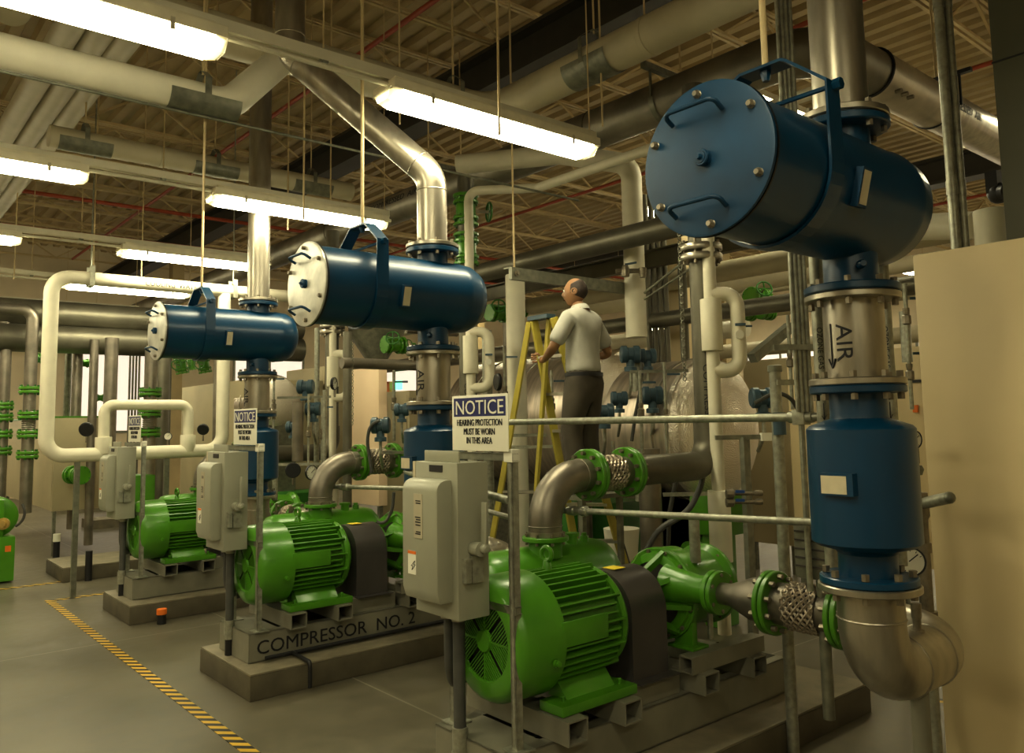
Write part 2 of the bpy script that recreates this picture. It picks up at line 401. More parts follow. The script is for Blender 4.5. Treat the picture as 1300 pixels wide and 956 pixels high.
# glowing panes added to the far and left walls as bright patches
glowm = mat('glow_pane_emit', (.9, .85, .8), .3, emit=(1, .86, .74), es=.75)
for i in range(6):
    x0 = -5+i*5.4
    o = struct('glow_pane_%d' % (i+1), MB().box((x0, RY1-.05, 2.0), (x0+2.6, RY1-.03, 4.6)), glowm, smooth=False)
    MB().box((x0-.08, RY1-.09, 1.92), (x0+2.68, RY1-.05, 2.0)).box((x0-.08, RY1-.09, 4.6), (x0+2.68, RY1-.05, 4.68)).box((x0-.08, RY1-.09, 2), (x0, RY1-.05, 4.6)).box((x0+2.6, RY1-.09, 2), (x0+2.68, RY1-.05, 4.6)).box((x0+1.26, RY1-.09, 2), (x0+1.34, RY1-.05, 4.6)).build('frame', galvd, o, smooth=False)
for i in range(5):
    y0 = -4+i*6.4
    o = struct('glow_pane_%d' % (i+9), MB().box((RX1-.05, y0, 2.0), (RX1-.03, y0+2.8, 4.6)), glowm, smooth=False)
    MB().box((RX1-.09, y0-.08, 1.92), (RX1-.05, y0+2.88, 2.0)).box((RX1-.09, y0-.08, 4.6), (RX1-.05, y0+2.88, 4.68)).box((RX1-.09, y0-.08, 2), (RX1-.05, y0, 4.6)).box((RX1-.09, y0+2.8, 2), (RX1-.05, y0+2.88, 4.6)).box((RX1-.09, y0+1.36, 2), (RX1-.05, y0+1.44, 4.6)).build('frame', galvd, o, smooth=False)
t = thing('bay_light', 'bright bay light glimpsed behind the big blue silencer and its riser', 'light', (9.0, 2.0, 4.9), 'bay lights in the far hall')
p = at(1008, 152, D=9.5)
t.location = p
MB().box((p.x-.9, p.y-.12, p.z-.03), (p.x+.9, p.y+.12, p.z+.03)).build('diffuser', lamp, t, smooth=False)
MB().box((p.x-.92, p.y-.15, p.z+.03), (p.x+.92, p.y+.15, p.z+.1)).build('housing', chan, t, smooth=False)
MB().cyl((p.x-.6, p.y, p.z), (p.x-.6, p.y, ZC-.6), .006, 6).cyl((p.x+.6, p.y, p.z), (p.x+.6, p.y, ZC-.6), .006, 6).build('hanger_rod', joistm, t)
# ------------------------------------------------------------------ one compressor line (line 0 = nearest), then copies along +Y
CX, CY = 3.39, 1.727
def flange(mb, c, d, r, t, n=40): c = Vector(c); d = Vector(d).normalized(); return mb.lathe(c-d*t/2, d, [(0, r*.97), (t*.15, r), (t*.85, r), (t, r*.97)], n)
W3 = ('nearest', 'middle', 'farthest')
# plinth
def plinth(k):
    y0, y1 = 2.94+PITCH*k, 4.02+PITCH*k
    t = thing('concrete_plinth', ('concrete plinth under the nearest compressor, beside the isolator post', 'concrete plinth under the lettered compressor skid', 'concrete plinth under the farthest compressor, orange capped stub in front', 'empty concrete plinth behind the farthest compressor, nothing mounted on it')[k], 'plinth', (4.1, (y0+y1)/2, 0), 'concrete plinths of the compressor row')
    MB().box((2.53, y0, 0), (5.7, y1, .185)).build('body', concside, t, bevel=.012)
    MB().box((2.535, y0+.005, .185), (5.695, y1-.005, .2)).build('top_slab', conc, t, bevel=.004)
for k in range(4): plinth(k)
# skid
sk = thing('steel_skid', 'grey welded steel skid carrying the nearest green motor', 'skid', (4.0, 3.53, .2), 'steel compressor skids')
for y in (3.22, 3.84):
    s_ = 1 if y < 3.5 else -1
    MB().box((2.64, y-.006, .205), (5.1, y+.006, .43)).box((2.64, y-.006 if s_ > 0 else y-.07, .42), (5.1, y+.07 if s_ > 0 else y+.006, .43)).box((2.64, y-.006 if s_ > 0 else y-.07, .205), (5.1, y+.07 if s_ > 0 else y+.006, .215)).build('side_rail', skidm, sk, smooth=False)
MB().box((2.63, 3.22, .205), (2.642, 3.84, .43)).box((2.63, 3.22, .42), (2.9, 3.84, .43)).build('end_plate', skidm, sk, smooth=False)
MB().box((5.09, 3.22, .205), (5.102, 3.84, .43)).build('end_plate', skidm, sk, smooth=False)
def sqtube(mb, x, y0, y1, z0, w, h, t=.008):
    mb.box((x-w/2, y0, z0), (x+w/2, y1, z0+t)).box((x-w/2, y0, z0+h-t), (x+w/2, y1, z0+h)).box((x-w/2, y0, z0+t), (x-w/2+t, y1, z0+h-t)).box((x+w/2-t, y0, z0+t), (x+w/2, y1, z0+h-t)); return mb
for x in (3.0, 3.42, 4.12, 4.62):
    sqtube(MB(), x, 3.10, 3.95, .431, .14, .12).build('cross_tube', skidm, sk, smooth=False)
MB().box((3.5, 3.25, .431), (4.0, 3.8, .56)).build('guard_pedestal', skidm, sk, smooth=False, bevel=.005)
def sqx(x0, x1, y):
    return MB().box((x0, y-.05, .551), (x1, y+.05, .56)).box((x0, y-.05, .64), (x1, y+.05, .65)).box((x0, y-.05, .56), (x1, y-.042, .64)).box((x0, y+.042, .56), (x1, y+.05, .64))
sqx(4.0, 4.75, 3.2).build('riser_tube', skidm, sk, smooth=False)
# motor, axis X
AZ = .92; AY = 3.5
def motor(k):
    t = thing('electric_motor', ('large bright green finned electric motor, nearest to the camera', 'green finned electric motor on the lettered skid in the middle', 'green electric motor farthest away, half hidden by a grey isolator box')[k], 'motor', (3.1, AY, .55), 'green compressor motors')
    o = (2.70, AY, AZ); d = (1, 0, 0)
    MB().lathe(o, d, [(.02, .20), (.0, .21), (0, .275), (.02, .305), (.06, .325), (.30, .33), (.305, .318), (.30, .305), (.06, .30), (.03, .28), (.02, .20)], 48, cap=False).build('fan_cover', green, t)
    mb = MB().lathe(o, d, [(.05, .275), (.055, .275)], 40); mb.build('fan_recess', black, t)
    mb = MB()
    mb.torus((2.715, AY, AZ), d, .268, .010, 40, 6)
    for i in range(4):
        a = 2*PI*i/4; mb.bar((2.715, AY+.05*math.cos(a), AZ+.05*math.sin(a)), (2.715, AY+.272*math.cos(a), AZ+.272*math.sin(a)), .010)
    for qd in range(4):     # diagonal slats meeting on the spokes
        sy, sz = ((1,1),(-1,1),(-1,-1),(1,-1))[qd]
        for i in range(1, 13):
            c0 = i*.0215; ya, za = (c0, 0.0) if qd % 2 == 0 else (c0, 0.0)
            L_ = 0
            for st in range(60):
                yy, zz = c0+st*.005, st*.005
                if math.hypot(yy, zz) < .268: L_ = st*.005
            if L_ > .01:
                mb.bar((2.715, AY+sy*c0, AZ), (2.715, AY+sy*(c0+L_), AZ+sz*L_), .006)
                mb.bar((2.715, AY, AZ+sz*c0), (2.715, AY+sy*L_, AZ+sz*(c0+L_)), .006)
    mb.lathe((2.70, AY, AZ), d, [(0, .055), (.02, .06)], 20); mb.build('grille', green, t)
    mb = MB().lathe((3.0, AY, AZ), d, [(0, .262), (.52, .262), (.56, .23), (.60, .17), (.62, .12)], 40)
    mb.build('stator_body', green, t)
    mb = MB()
    for i in range(44):
        a = 2*PI*i/44
        if 1.25*PI < a < 1.75*PI: continue
        r0, r1 = .255, .318; c, s_ = math.cos(a), math.sin(a)
        mb.bar((3.0, AY+r0*c, AZ+r0*s_), (3.46, AY+r0*c, AZ+r0*s_), .006, .006)
        w = .0055; n_ = Vector((0, -s_, c))*w
        A = Vector((3.0, AY+r0*c, AZ+r0*s_)); B = Vector((3.0, AY+r1*c, AZ+r1*s_)); L = Vector((.47+.05*(i % 3 == 0), 0, 0)); L2 = Vector((.43+.05*(i % 3 == 0), 0, 0))
        mb.add([A-n_, A+n_, B+n_, B-n_, A-n_+L, A+n_+L, B+n_+L2, B-n_+L2], [(0,1,2,3),(7,6,5,4),(0,4,5,1),(1,5,6,2),(2,6,7,3),(3,7,4,0)])
    mb.build('cooling_fins', green, t, smooth=False)
    MB().lathe((3.48, AY, AZ), d, [(0, .285), (.03, .29), (.05, .28), (.06, .2), (.10, .13)], 40).build('end_bell', green, t)
    for s_ in (-1, 1):
        mb = MB().add([(3.05, AY+s_*.14, .75), (3.42, AY+s_*.14, .75), (3.42, AY+s_*.27, .60), (3.05, AY+s_*.27, .60), (3.05, AY+s_*.12, .60), (3.42, AY+s_*.12, .60)], [(0,1,2,3), (3,2,5,4), (0,3,4), (1,5,2), (0,4,5,1)])
        mb.box((2.95, AY+s_*.25-.09, .555), (3.52, AY+s_*.25+.09, .605)); mb.bolts((3.02, AY+s_*.27, .61), (0,0,1), 0, 1, .014, .05).bolts((3.45, AY+s_*.27, .61), (0,0,1), 0, 1, .014, .05)
        mb.build('foot', green, t, bevel=.004)
    MB().torus((3.17, AY, 1.315), (1, .1, 0), .037, .014, 20, 8).lathe((3.17, AY, 1.22), (0,0,1), [(0,.03),(.05,.022),(.06,.018)], 12).build('eyebolt', green, t)
    MB().box((3.05, AY+.27, .85), (3.3, AY+.42, 1.08)).build('terminal_box', green, t, bevel=.01)
    MB().lathe((2.92, AY-.325, AZ-.09), (0,-1,0), [(0,.02),(.02,.02),(.02,.014),(.035,.014)], 10).build('cover_screw', green, t)
    MB().box((2.98, AY-.325, AZ-.03), (3.32, AY-.31, AZ+.10)).build('nameplate_pad', green, t, bevel=.003)
    MB().cyl((3.5, AY, AZ), (4.0, AY, AZ), .035, 14).build('shaft', steel, t)
    return t
mo = motor(0); repeat(mo, ['green finned electric motor on the lettered skid in the middle', 'green electric motor farthest away, half hidden by a grey isolator box'])
# coupling guard
g = thing('coupling_guard', 'dark grey coupling guard beside the nearest green motor', 'guard', (3.76, 3.53, .56), 'dark coupling guards')
mb = MB(); pr = []
for i in range(17):
    a = PI*i/16; pr.append((3.52-.245*math.cos(a), .93+.235*math.sin(a)))
pr = [(3.275, .56)]+pr+[(3.765, .56)]
n = len(pr); mb.add([(3.62, a, b) for a, b in pr]+[(3.93, a, b) for a, b in pr], [(i, i+1, n+i+1, n+i) for i in range(n-1)]+[tuple(range(n)), tuple(range(2*n-1, n-1, -1))])
mb.build('shell', guardm, g)
MB().box((3.68, 3.46, 1.166), (3.78, 3.56, 1.169)).build('warning_sticker', mat('sticker_yellow', (.75, .6, .05), .5), g, smooth=False)
MB().box((3.60, 3.2, .56), (3.95, 3.275, .568)).build('mounting_flange', guardm, g, smooth=False)
repeat(g, ['dark grey coupling guard with yellow sticker on the lettered skid', 'dark grey coupling guard on the farthest compressor skid'])
# compressor block
c = thing('compressor_block', 'green cast compressor block with ribbed bell housing, nearest to the camera', 'compressor', (4.3, 3.5, .65), 'green compressor blocks')
d = (1, 0, 0)
MB().lathe((3.93, AY, .96), d, [(0, .15), (.02, .165), (.045, .165), (.045, .10)], 40, cap=False).lathe((4.09, AY, .96), d, [(0, .20), (.02, .25), (.05, .26)], 40, cap=False).build('bell_housing', green, c)
MB().lathe((3.95, AY, .96), d, [(0, .07), (.15, .08), (.15, .22), (.16, .22)], 30).build('bell_shade_core', guardm, c)  # dark core paints the shade inside the open bell
mb = MB()
for i in range(8):
    a = 2*PI*i/8+.2; cc, ss = math.cos(a), math.sin(a)
    mb.bar((3.94, AY+.145*cc, .96+.145*ss), (4.13, AY+.255*cc, .96+.255*ss), .03, .045, (0, cc, ss))
mb.build('rib', green, c, smooth=False)
mb = MB(); flange(mb, (4.15, AY, .96), d, .285, .04); mb.build('housing_flange', green, c)
MB().bolts((4.15, AY, .96), d, .262, 12, .014, .07).build('flange_bolts', bolt, c)
MB().lathe((4.17, AY, .96), d, [(0, .25), (.05, .26), (.20, .24), (.38, .23), (.42, .26), (.45, .26), (.46, .20), (.52, .15), (.53, .1)], 40).sphere((4.36, AY+.08, 1.05), .20, 20, (1, .9, .85)).build('casing', green, c)
MB().bolts((4.60, AY, .96), d, .24, 10, .012, .07).build('cover_bolts', bolt, c)
MB().box((4.10, 3.22, .651), (4.26, 3.42, .67)).box((4.15, 3.26, .66), (4.20, 3.4, .85)).box((4.15, 3.5, .62), (4.20, 3.8, .85)).build('foot', green, c, bevel=.006)
MB().lathe((4.12, 3.40, 1.03), (0, -1, 0), [(0, .13), (.12, .10), (.22, .085), (.34, .085)], 28).build('suction_nozzle', green, c)
mb = MB(); flange(mb, (4.12, 3.06, 1.03), (0,1,0), .128, .035); mb.build('suction_flange', green, c)
MB().cyl((4.30, 3.33, 1.15), (4.30, 3.33, 1.42), .035, 14).build('oil_pipe', galv, c)
MB().tube([(4.28, 3.3, .9), (4.28, 3.22, .9), (4.28, 3.22, .7)], .018).build('drain_tube', galv, c)
MB().bolts((4.12, 3.04, 1.03), (0,1,0), .105, 6, .012, .08).build('nozzle_bolts', bolt, c)
repeat(c, ['green cast compressor block on the lettered skid, partly behind the grey isolator', 'green cast compressor block on the farthest skid'])
# separator tank behind (axis X)
t = thing('separator_tank', 'green oil separator tank behind the nearest motor, steel elbow rising from it', 'tank', (3.75, 4.12, .65), 'green oil separator tanks')
MB().lathe((3.14, 4.15, .98), d, [(0, .12), (.02, .2), (.06, .245), (.12, .26), (1.02, .26), (1.10, .245), (1.15, .2), (1.17, .12)], 40).build('shell', green, t)
mb = MB(); flange(mb, (3.66, 4.05, 1.30), (0,0,1), .155, .03); mb.cyl((3.66, 4.05, 1.18), (3.66, 4.05, 1.3), .11); mb.build('outlet_flange', green, t)
MB().bolts((3.66, 4.05, 1.30), (0,0,1), .13, 8, .011, .07).build('flange_bolts', bolt, t)
MB().lathe((3.95, 4.1, 1.22), (0,0,1), [(0,.04),(.06,.04),(.06,.055),(.08,.055)], 12).lathe((4.07, 4.1, 1.2), (0,0,1), [(0,.03),(.07,.03),(.07,.02),(.09,.02)], 6).build('plug', green, t)
MB().box((3.3, 3.98, .43), (3.4, 4.3, .8)).box((3.95, 3.98, .43), (4.05, 4.3, .8)).build('saddle', green, t, bevel=.005)
repeat(t, ['green oil separator tank behind the middle motor under a steel elbow', 'green oil separator tank of the farthest compressor'])
# discharge elbow
DZ = 1.69
t = thing('discharge_elbow', 'bare steel elbow rising from the nearest green separator and turning right', 'pipe', (3.66, 4.05, 1.31), 'steel discharge elbows')
MB().tube([(3.66, 4.05, 1.32), (3.66, 4.05, DZ), (4.045, 4.05, DZ)], .112, .3, 28, 14).build('bend', steel2, t)
MB().torus((3.66, 4.05, 1.38), (0,0,1), .112, .005).torus((3.98, 4.05, DZ), d, .112, .005).build('weld_seam', steel2, t)
MB().cyl((3.66, 4.05, 1.316), (3.66, 4.05, 1.345), .118).build('collar', steel, t)
repeat(t, ['bare steel elbow rising from the middle green separator, behind the coupling guard', 'bare steel elbow over the farthest green separator'])
def flex(name_lab, c0, c1, rf, rp, group, ends=(1, 1)):
    """braided metal hose between two green flanges"""
    c0, c1 = Vector(c0), Vector(c1); dd = (c1-c0).normalized(); L = (c1-c0).length
    t = thing('braided_connector', name_lab, 'pipe connector', (c0+c1)/2-Vector((0,0,rf)), group)
    for q, s_ in ((c0, 1), (c1, -1)):
        mb = MB(); flange(mb, q-dd*.018*s_, dd, rf, .03); flange(mb, q+dd*.018*s_, dd, rf, .03)
        f = mb.build('flange', green, t)
        MB().bolts(q, dd, rf*.84, 10, .015, .13).build('flange_bolts', bolt, t)
    MB().cyl(c0+dd*.03, c0+dd*(L*.3), rp).cyl(c1-dd*.03, c1-dd*(L*.3), rp).lathe(c0+dd*L*.27, dd, [(0, rp*1.04), (.03, rp*1.08), (.04, rp*.98)], 28).lathe(c1-dd*L*.27, -dd, [(0, rp*1.04), (.03, rp*1.08), (.04, rp*.98)], 28).build('stub', steel2, t)
    MB().lathe(c0+dd*L*.28, dd, [(0, rp*.98), (L*.08, rp*1.0), (L*.36, rp*1.0), (L*.44, rp*.98)], 28, cap=False).build('core_hose', guardm, t)
    u, v, dd = basis(dd); mb = MB(); N = 16
    for sgn in (-1, 1):
        for i in range(N):
            vs = []; fs = []; K = 12; w = .31
            for k in range(K+1):
                z = L*.27+L*.46*k/K; a = 2*PI*i/N+sgn*1.9*k/K
                for q, e in ((-w/2, 0), (0, .009), (w/2, 0)):
                    aa = a+q*.75; rr = rp*1.0+.006+e*.9+(.004 if (k+i) % 2 == (0 if sgn > 0 else 1) else 0)
                    vs.append(c0+dd*z+u*(math.cos(aa)*rr)+v*(math.sin(aa)*rr))
            for k in range(K):
                for q in (0, 1): fs.append((k*3+q, k*3+q+1, k*3+q+4, k*3+q+3))
            mb.add(vs, fs)
    mb.build('braid', mat('braid_wire', (.36, .31, .24), .4, .75, .45, 60), t, smooth=False)
    return t
t = flex('braided steel hose between two bright green flanges on the nearest discharge pipe', (4.08, 4.05, DZ), (4.47, 4.05, DZ), .178, .112, 'braided discharge connectors')
repeat(t, ['braided steel hose between green flanges on the middle discharge pipe', 'braided steel hose on the farthest discharge pipe'])
# discharge pipe to riser + tee
t = thing('discharge_pipe', 'dark steel discharge pipe running right from the nearest braided hose into a riser', 'pipe', (5.0, 4.05, 1.55), 'dark discharge pipes')
MB().tube([(4.49, 4.05, DZ), (5.45, 4.05, DZ), (5.45, 4.05, 2.05)], .112, .2, 28, 12).build('run', dsteel, t)
MB().tube([(5.45, 4.05, 2.03), (5.45, 4.05, 4.85)], .095, n=28).build('riser', dsteel, t)
mb = MB()
for z in (3.38, 3.46): flange(mb, (5.45, 4.05, z), (0,0,1), .18, .055)
mb.build('flange', steel, t); MB().bolts((5.45, 4.05, 3.42), (0,0,1), .15, 8, .014, .2).build('flange_bolts', bolt, t)
lettering('COMPRESSED AIR', .085, (5.45-.092, 4.05-.05, 2.5), (0,0,-1), (.765, -.644, 0), ink, t, wrap=((5.45, 4.05, 0), (0,0,1), .096))
dps = repeat(t, ['dark steel discharge pipe running from the middle braided hose into a riser', 'dark steel discharge pipe of the farthest compressor'])
# green isolating valves high on the risers
def gate_valve(c, ax, r, label, group=None, hw=True, wheel=None):
    c = Vector(c); ax = Vector(ax).normalized(); t = thing('green_valve', label, 'valve', c-ax*.0-Vector((0,0,r*1.2)), group)
    mb = MB()
    for q in (-1, -.55, .55, 1): flange(mb, c+ax*(q*r*1.15), ax, r*1.0, r*.22, 20)
    mb.lathe(c-ax*r, ax, [(0, r*.66), (r*.6, r*.78), (r*1.4, r*.78), (r*2, r*.66)], 20); mb.build('valve_body', green, t)
    MB().bolts(c+ax*r*.85, ax, r*.85, 8, r*.09, r*.9).bolts(c-ax*r*.85, ax, r*.85, 8, r*.09, r*.9).build('flange_bolts', dgreen, t)
    if wheel:
        w = Vector(wheel).normalized(); MB().cyl(c, c+w*r*1.9, r*.12, 10).build('stem', steel, t)
        MB().torus(c+w*r*1.9, w, r*.75, r*.09, 20, 6).bar(c+w*r*1.9-basis(w)[0]*r*.75, c+w*r*1.9+basis(w)[0]*r*.75, r*.1).bar(c+w*r*1.9-basis(w)[1]*r*.75, c+w*r*1.9+basis(w)[1]*r*.75, r*.1).build('hand_wheel', dgreen, t)
    return t
t = gate_valve((5.45, 4.05+PITCH, 4.02), (0,0,1), .145, 'green check valve between flanges on the steel riser beside the white elbow', 'green riser valves', wheel=None)
t = gate_valve((5.45, 4.05+PITCH, 4.47), (0,0,1), .145, 'upper green butterfly valve just under the big compressed air header', 'green riser valves', wheel=(1, -.4, 0))

# suction chain: reducer, flex, elbow to column
SZ, SX = 1.03, 4.12
t = thing('pipe_reducer', 'cone shaped steel reducer on the nearest compressor suction flange', 'reducer', (SX, 2.85, .9), 'suction reducers')
MB().lathe((SX, 3.04, SZ), (0,-1,0), [(0, .062), (.10, .064), (.17, .09), (.25, .12), (.36, .125)], 28).build('cone', steel2, t)
mb = MB(); flange(mb, (SX, 3.022, SZ), (0,1,0), .128, .03); mb.build('flange', green, t)
repeat(t, ['cone shaped steel reducer on the suction side of the middle compressor', 'steel reducer on the suction side of the farthest compressor'])
t = flex('large braided steel hose with green flanges on the nearest suction line, lower right', (SX, 2.66, SZ), (SX, 2.24, SZ), .175, .115, 'braided suction connectors')
repeat(t, ['braided steel hose with green flanges on the middle suction line', 'braided steel hose on the farthest suction line'])
t = thing('suction_elbow', 'U shaped bare steel pipe bend under the nearest blue filter vessel, lower right', 'pipe', (3.7, CY, .85), 'steel suction bends')
MB().tube([(CX, CY, 1.345), (CX, CY, .98), (SX, CY, .98), (SX, 2.22, .98+.05)], .134, .24, 32, 12).build('bend', steel, t)
mb = MB(); flange(mb, (CX, CY, 1.352), (0,0,1), .205, .03); mb.build('flange', steel, t)
MB().torus((CX, CY, 1.225), (0,0,1), .134, .005, 36).torus((3.63, CY, .98), d, .134, .005, 36).torus((3.88, CY, .98), d, .134, .005, 36).build('weld_seam', steel, t)
MB().cyl((3.60, CY-.02, 1.10), (3.60, CY-.02, 1.27), .011, 10).lathe((3.60, CY-.02, 1.10), (0,0,1), [(0,.02),(.02,.02)], 10).build('instrument_tapping', bolt, t)
MB().lathe((3.76, CY-.02, 1.10), (0,0,1), [(0,.03),(.015,.03),(.02,.018),(.06,.018),(.07,.022),(.13,.022)], 14).build('instrument_tapping', bolt, t)
MB().box((CX+.34, CY-.05, .0), (CX+.44, CY+.05, .02)).cyl((CX+.39, CY, .01), (CX+.39, CY, .86), .04).build('support_leg', skidm, t)
repeat(t, ['bare steel bend under the middle blue filter vessel', 'bare steel bend under the farthest blue filter vessel'])
# lower blue filter vessel
def neck_flange(c_, z, s, par):
    mb = MB(); flange(mb, (CX, CY, z), (0,0,1), .195, .032); return mb.build('flange', blue, par)
t = thing('filter_vessel', 'upright blue filter vessel with a blank nameplate, nearest to the camera on the right', 'vessel', (CX, CY, 1.37), 'upright blue filter vessels')
MB().lathe((CX, CY, 1.39), (0,0,1), [(0, .118), (.10, .118), (.115, .13), (.135, .20), (.15, .219), (.62, .219), (.635, .205), (.665, .12), (.68, .118), (.80, .118)], 56, cap=False).build('shell', blue, t)
neck_flange(t, 1.384, 0, t); neck_flange(t, 2.178, 0, t)
MB().bolts((CX, CY, 1.368), (0,0,1), .168, 8, .017, .12).build('flange_bolts', bolt, t)
MB().bolts((CX, CY, 2.194), (0,0,1), .168, 8, .016, .12).build('flange_bolts', bolt, t)
nd = Vector((-.62, -.78, 0)); q = Vector((CX, CY, 1.79))+Vector((-.999, .02, 0)).normalized()*.222
MB().box((q.x-.022, q.y-.085, 1.745), (q.x+.03, q.y+.06, 1.835), rot=0).build('nameplate_bracket', blue, t, smooth=False)
a = Vector((-1, 0, 0)).normalized(); tt = Vector((-a.y, a.x, 0)); q = Vector((CX, CY, 0))+a*.246
MB().add([q-tt*.055+Vector((0,0,1.752)), q+tt*.055+Vector((0,0,1.752)), q+tt*.055+Vector((0,0,1.825)), q-tt*.055+Vector((0,0,1.825))], [(0,1,2,3)]).build('nameplate', plate, t, smooth=False)
repeat(t, ['upright blue filter vessel behind the notice sign on the middle line', 'upright blue filter vessel on the farthest line, left of a grey pipe'])
# spool piece
t = thing('spool_pipe', 'flanged bare steel spool marked AIR above the nearest blue filter vessel', 'pipe', (CX, CY, 2.2), 'steel spools marked AIR')
MB().cyl((CX, CY, 2.20), (CX, CY, 2.585), .125, 40).build('barrel', steel, t)
mb = MB(); flange(mb, (CX, CY, 2.211), (0,0,1), .197, .03); mb.build('flange', steel, t)
mb = MB(); flange(mb, (CX, CY, 2.576), (0,0,1), .197, .028); mb.build('flange', steel, t)
MB().cyl((CX, CY, 2.192), (CX, CY, 2.197), .185, 40).cyl((CX, CY, 2.590), (CX, CY, 2.594), .185, 40).build('gasket', black, t)
va = Vector((-.86, -.50, 0)); ta = Vector((-va.y, va.x, 0))   # outward normal of the lettered side and its tangent
def on_barrel(deg, r=.126): return Vector((CX+r*math.cos(math.radians(deg)), CY+r*math.sin(math.radians(deg)), 0))
DEG = 173
yd = Vector((-math.sin(math.radians(DEG)), math.cos(math.radians(DEG)), 0))
q = on_barrel(DEG)
lettering('AIR', .105, q+Vector((0,0,2.455)), (0,0,-1), yd, ink, t, wrap=((CX, CY, 0), (0,0,1), .1255), sx=1.0)
qa = on_barrel(160, .1262)
MB().bar(qa+Vector((0,0,2.46)), qa+Vector((0,0,2.275)), .005).bar(qa+Vector((0,0,2.27)), qa+Vector((0,0,2.31))+Vector((.01,.02,0)), .005).bar(qa+Vector((0,0,2.27)), qa+Vector((0,0,2.31))-Vector((.01,.02,0)), .005).build('flow_arrow', ink, t, smooth=False)
repeat(t, ['flanged bare steel spool marked AIR under the middle blue silencer', 'flanged bare steel spool marked AIR under the farthest blue silencer'])
# horizontal blue silencer
HZ = 3.0
t = thing('intake_silencer', 'big horizontal blue cylinder with a round blue end door, nearest and largest', 'vessel', (3.2, CY, 2.6), 'horizontal blue silencers')
MB().lathe((2.40, CY, HZ), d, [(0, .262), (1.14, .262), (1.16, .266), (1.18, .262), (1.26, .255), (1.33, .22), (1.37, .15), (1.385, .06), (1.387, .0)], 64, cap=False).build('shell', blue, t)
mb = MB().lathe((2.375, CY, HZ), d, [(0, .27), (.004, .283), (.016, .283), (.02, .27)], 64); cap_o = mb.build('end_door', bluecap, t)
MB().lathe((2.397, CY, HZ), d, [(0, .284), (.008, .284), (.008, .27), (.0, .27)], 64, cap=False).build('door_gasket', black, t)
for zz in (.185, -.165):
    MB().tube([(2.365, CY+.13, HZ+zz-.03), (2.31, CY+.13, HZ+zz), (2.31, CY-.09, HZ+zz+.0), (2.365, CY-.09, HZ+zz-.03)], .009, .03, 10).build('handle', bluecap, t)
MB().lathe((2.33, CY, HZ), d, [(0, .008), (.015, .012), (.015, .022), (.03, .022), (.03, .03), (.045, .03)], 12).torus((2.352, CY, HZ), d, .026, .006, 14, 6).build('centre_knob', bluecap, t)
mb = MB()
for i in range(6):
    a = 2*PI*i/6+.45; mb.lathe((2.352, CY+.245*math.cos(a), HZ+.245*math.sin(a)), d, [(0, .010), (.012, .016), (.02, .012), (.024, .017)], 8)
mb.build('door_bolts', bolt, t)
NX = CX
MB().cyl((NX, CY, HZ+.18), (NX, CY, 3.345), .113, 40).build('top_nozzle', blue, t)
MB().cyl((NX, CY, HZ-.18), (NX, CY, 2.60), .113, 40).build('bottom_nozzle', blue, t)
mb = MB(); flange(mb, (NX, CY, 3.335), (0,0,1), .197, .034); mb.build('top_flange', blue, t)
mb = MB(); flange(mb, (NX, CY, 2.611), (0,0,1), .197, .034); mb.build('bottom_flange', blue, t)
MB().bolts((NX, CY, 3.352), (0,0,1), .168, 8, .015, .12).build('flange_bolts', bolt, t)
MB().bolts((NX, CY, 2.592), (0,0,1), .168, 8, .015, .12).build('flange_bolts', bolt, t)
MB().lathe((NX-.09, CY-.09, 2.70), (-1,-1,0), [(0,.018),(.03,.018),(.04,.012)], 10).build('drain_plug', blue, t)
# hanger clamp
mb = MB(); HX = 2.80; R_ = .268; w = .045; pts = []
for i in range(21):
    a = PI+PI*i/20; pts.append((CY+R_*math.cos(a), HZ+R_*math.sin(a)))
pts = [(CY-.268, HZ+.0)]+pts[1:-1]+[(CY+.268, HZ)]
pts = [(CY-.09, HZ+.44), (CY-.11, HZ+.43), (CY-.268, HZ+.30)]+pts+[(CY+.268, HZ+.30), (CY+.11, HZ+.43), (CY+.09, HZ+.44)]
pts = pts+[(CY-.09, HZ+.44)]
n = len(pts); vs = []
for ofs in (0, .012):
    for xx in (HX-w, HX+w):
        for i, (yy, zz) in enumerate(pts):
            e = Vector((0, yy-CY, zz-HZ)).normalized()*ofs; vs.append((xx, yy+e.y, zz+e.z))
fs = []
for i in range(n-1):
    fs += [(i, i+1, n+i+1, n+i), (2*n+i, 3*n+i, 3*n+i+1, 2*n+i+1), (i, 2*n+i, 2*n+i+1, i+1), (n+i, n+i+1, 3*n+i+1, 3*n+i)]
MB().add(vs, fs).build('hanger_strap', blue, t, smooth=False)
MB().cyl((HX, CY-.31, HZ+.29), (HX, CY+.31, HZ+.29), .010, 8).lathe((HX, CY-.31, HZ+.29), (0,1,0), [(0,.022),(.03,.022)], 6).lathe((HX, CY+.28, HZ+.29), (0,1,0), [(0,.022),(.03,.022)], 6).build('strap_bolt', blue, t)
MB().lathe((HX, CY, HZ+.40), (0,0,1), [(0,.014),(.03,.022),(.06,.022),(.07,.012)], 8).build('strap_nut', blue, t)
a = Vector((0, -.972, -.235)); tt = Vector((1, 0, 0)); uu = Vector((0, -.235, .972))
q = Vector((2.985, CY, HZ))+a*.262
MB().bar(q, q+a*.03, .07, .15, uu).build('nameplate_bracket', bluecap, t, smooth=False)
q = q+a*.0315; MB().add([q-tt*.028-uu*.065, q+tt*.028-uu*.065, q+tt*.028+uu*.065, q-tt*.028+uu*.065], [(0,1,2,3)]).build('nameplate', plate, t, smooth=False)
sil = t
rs = repeat(sil, ['horizontal blue cylinder with a pale round end door in the middle line', 'horizontal blue cylinder with a pale end door, smallest and farthest'])
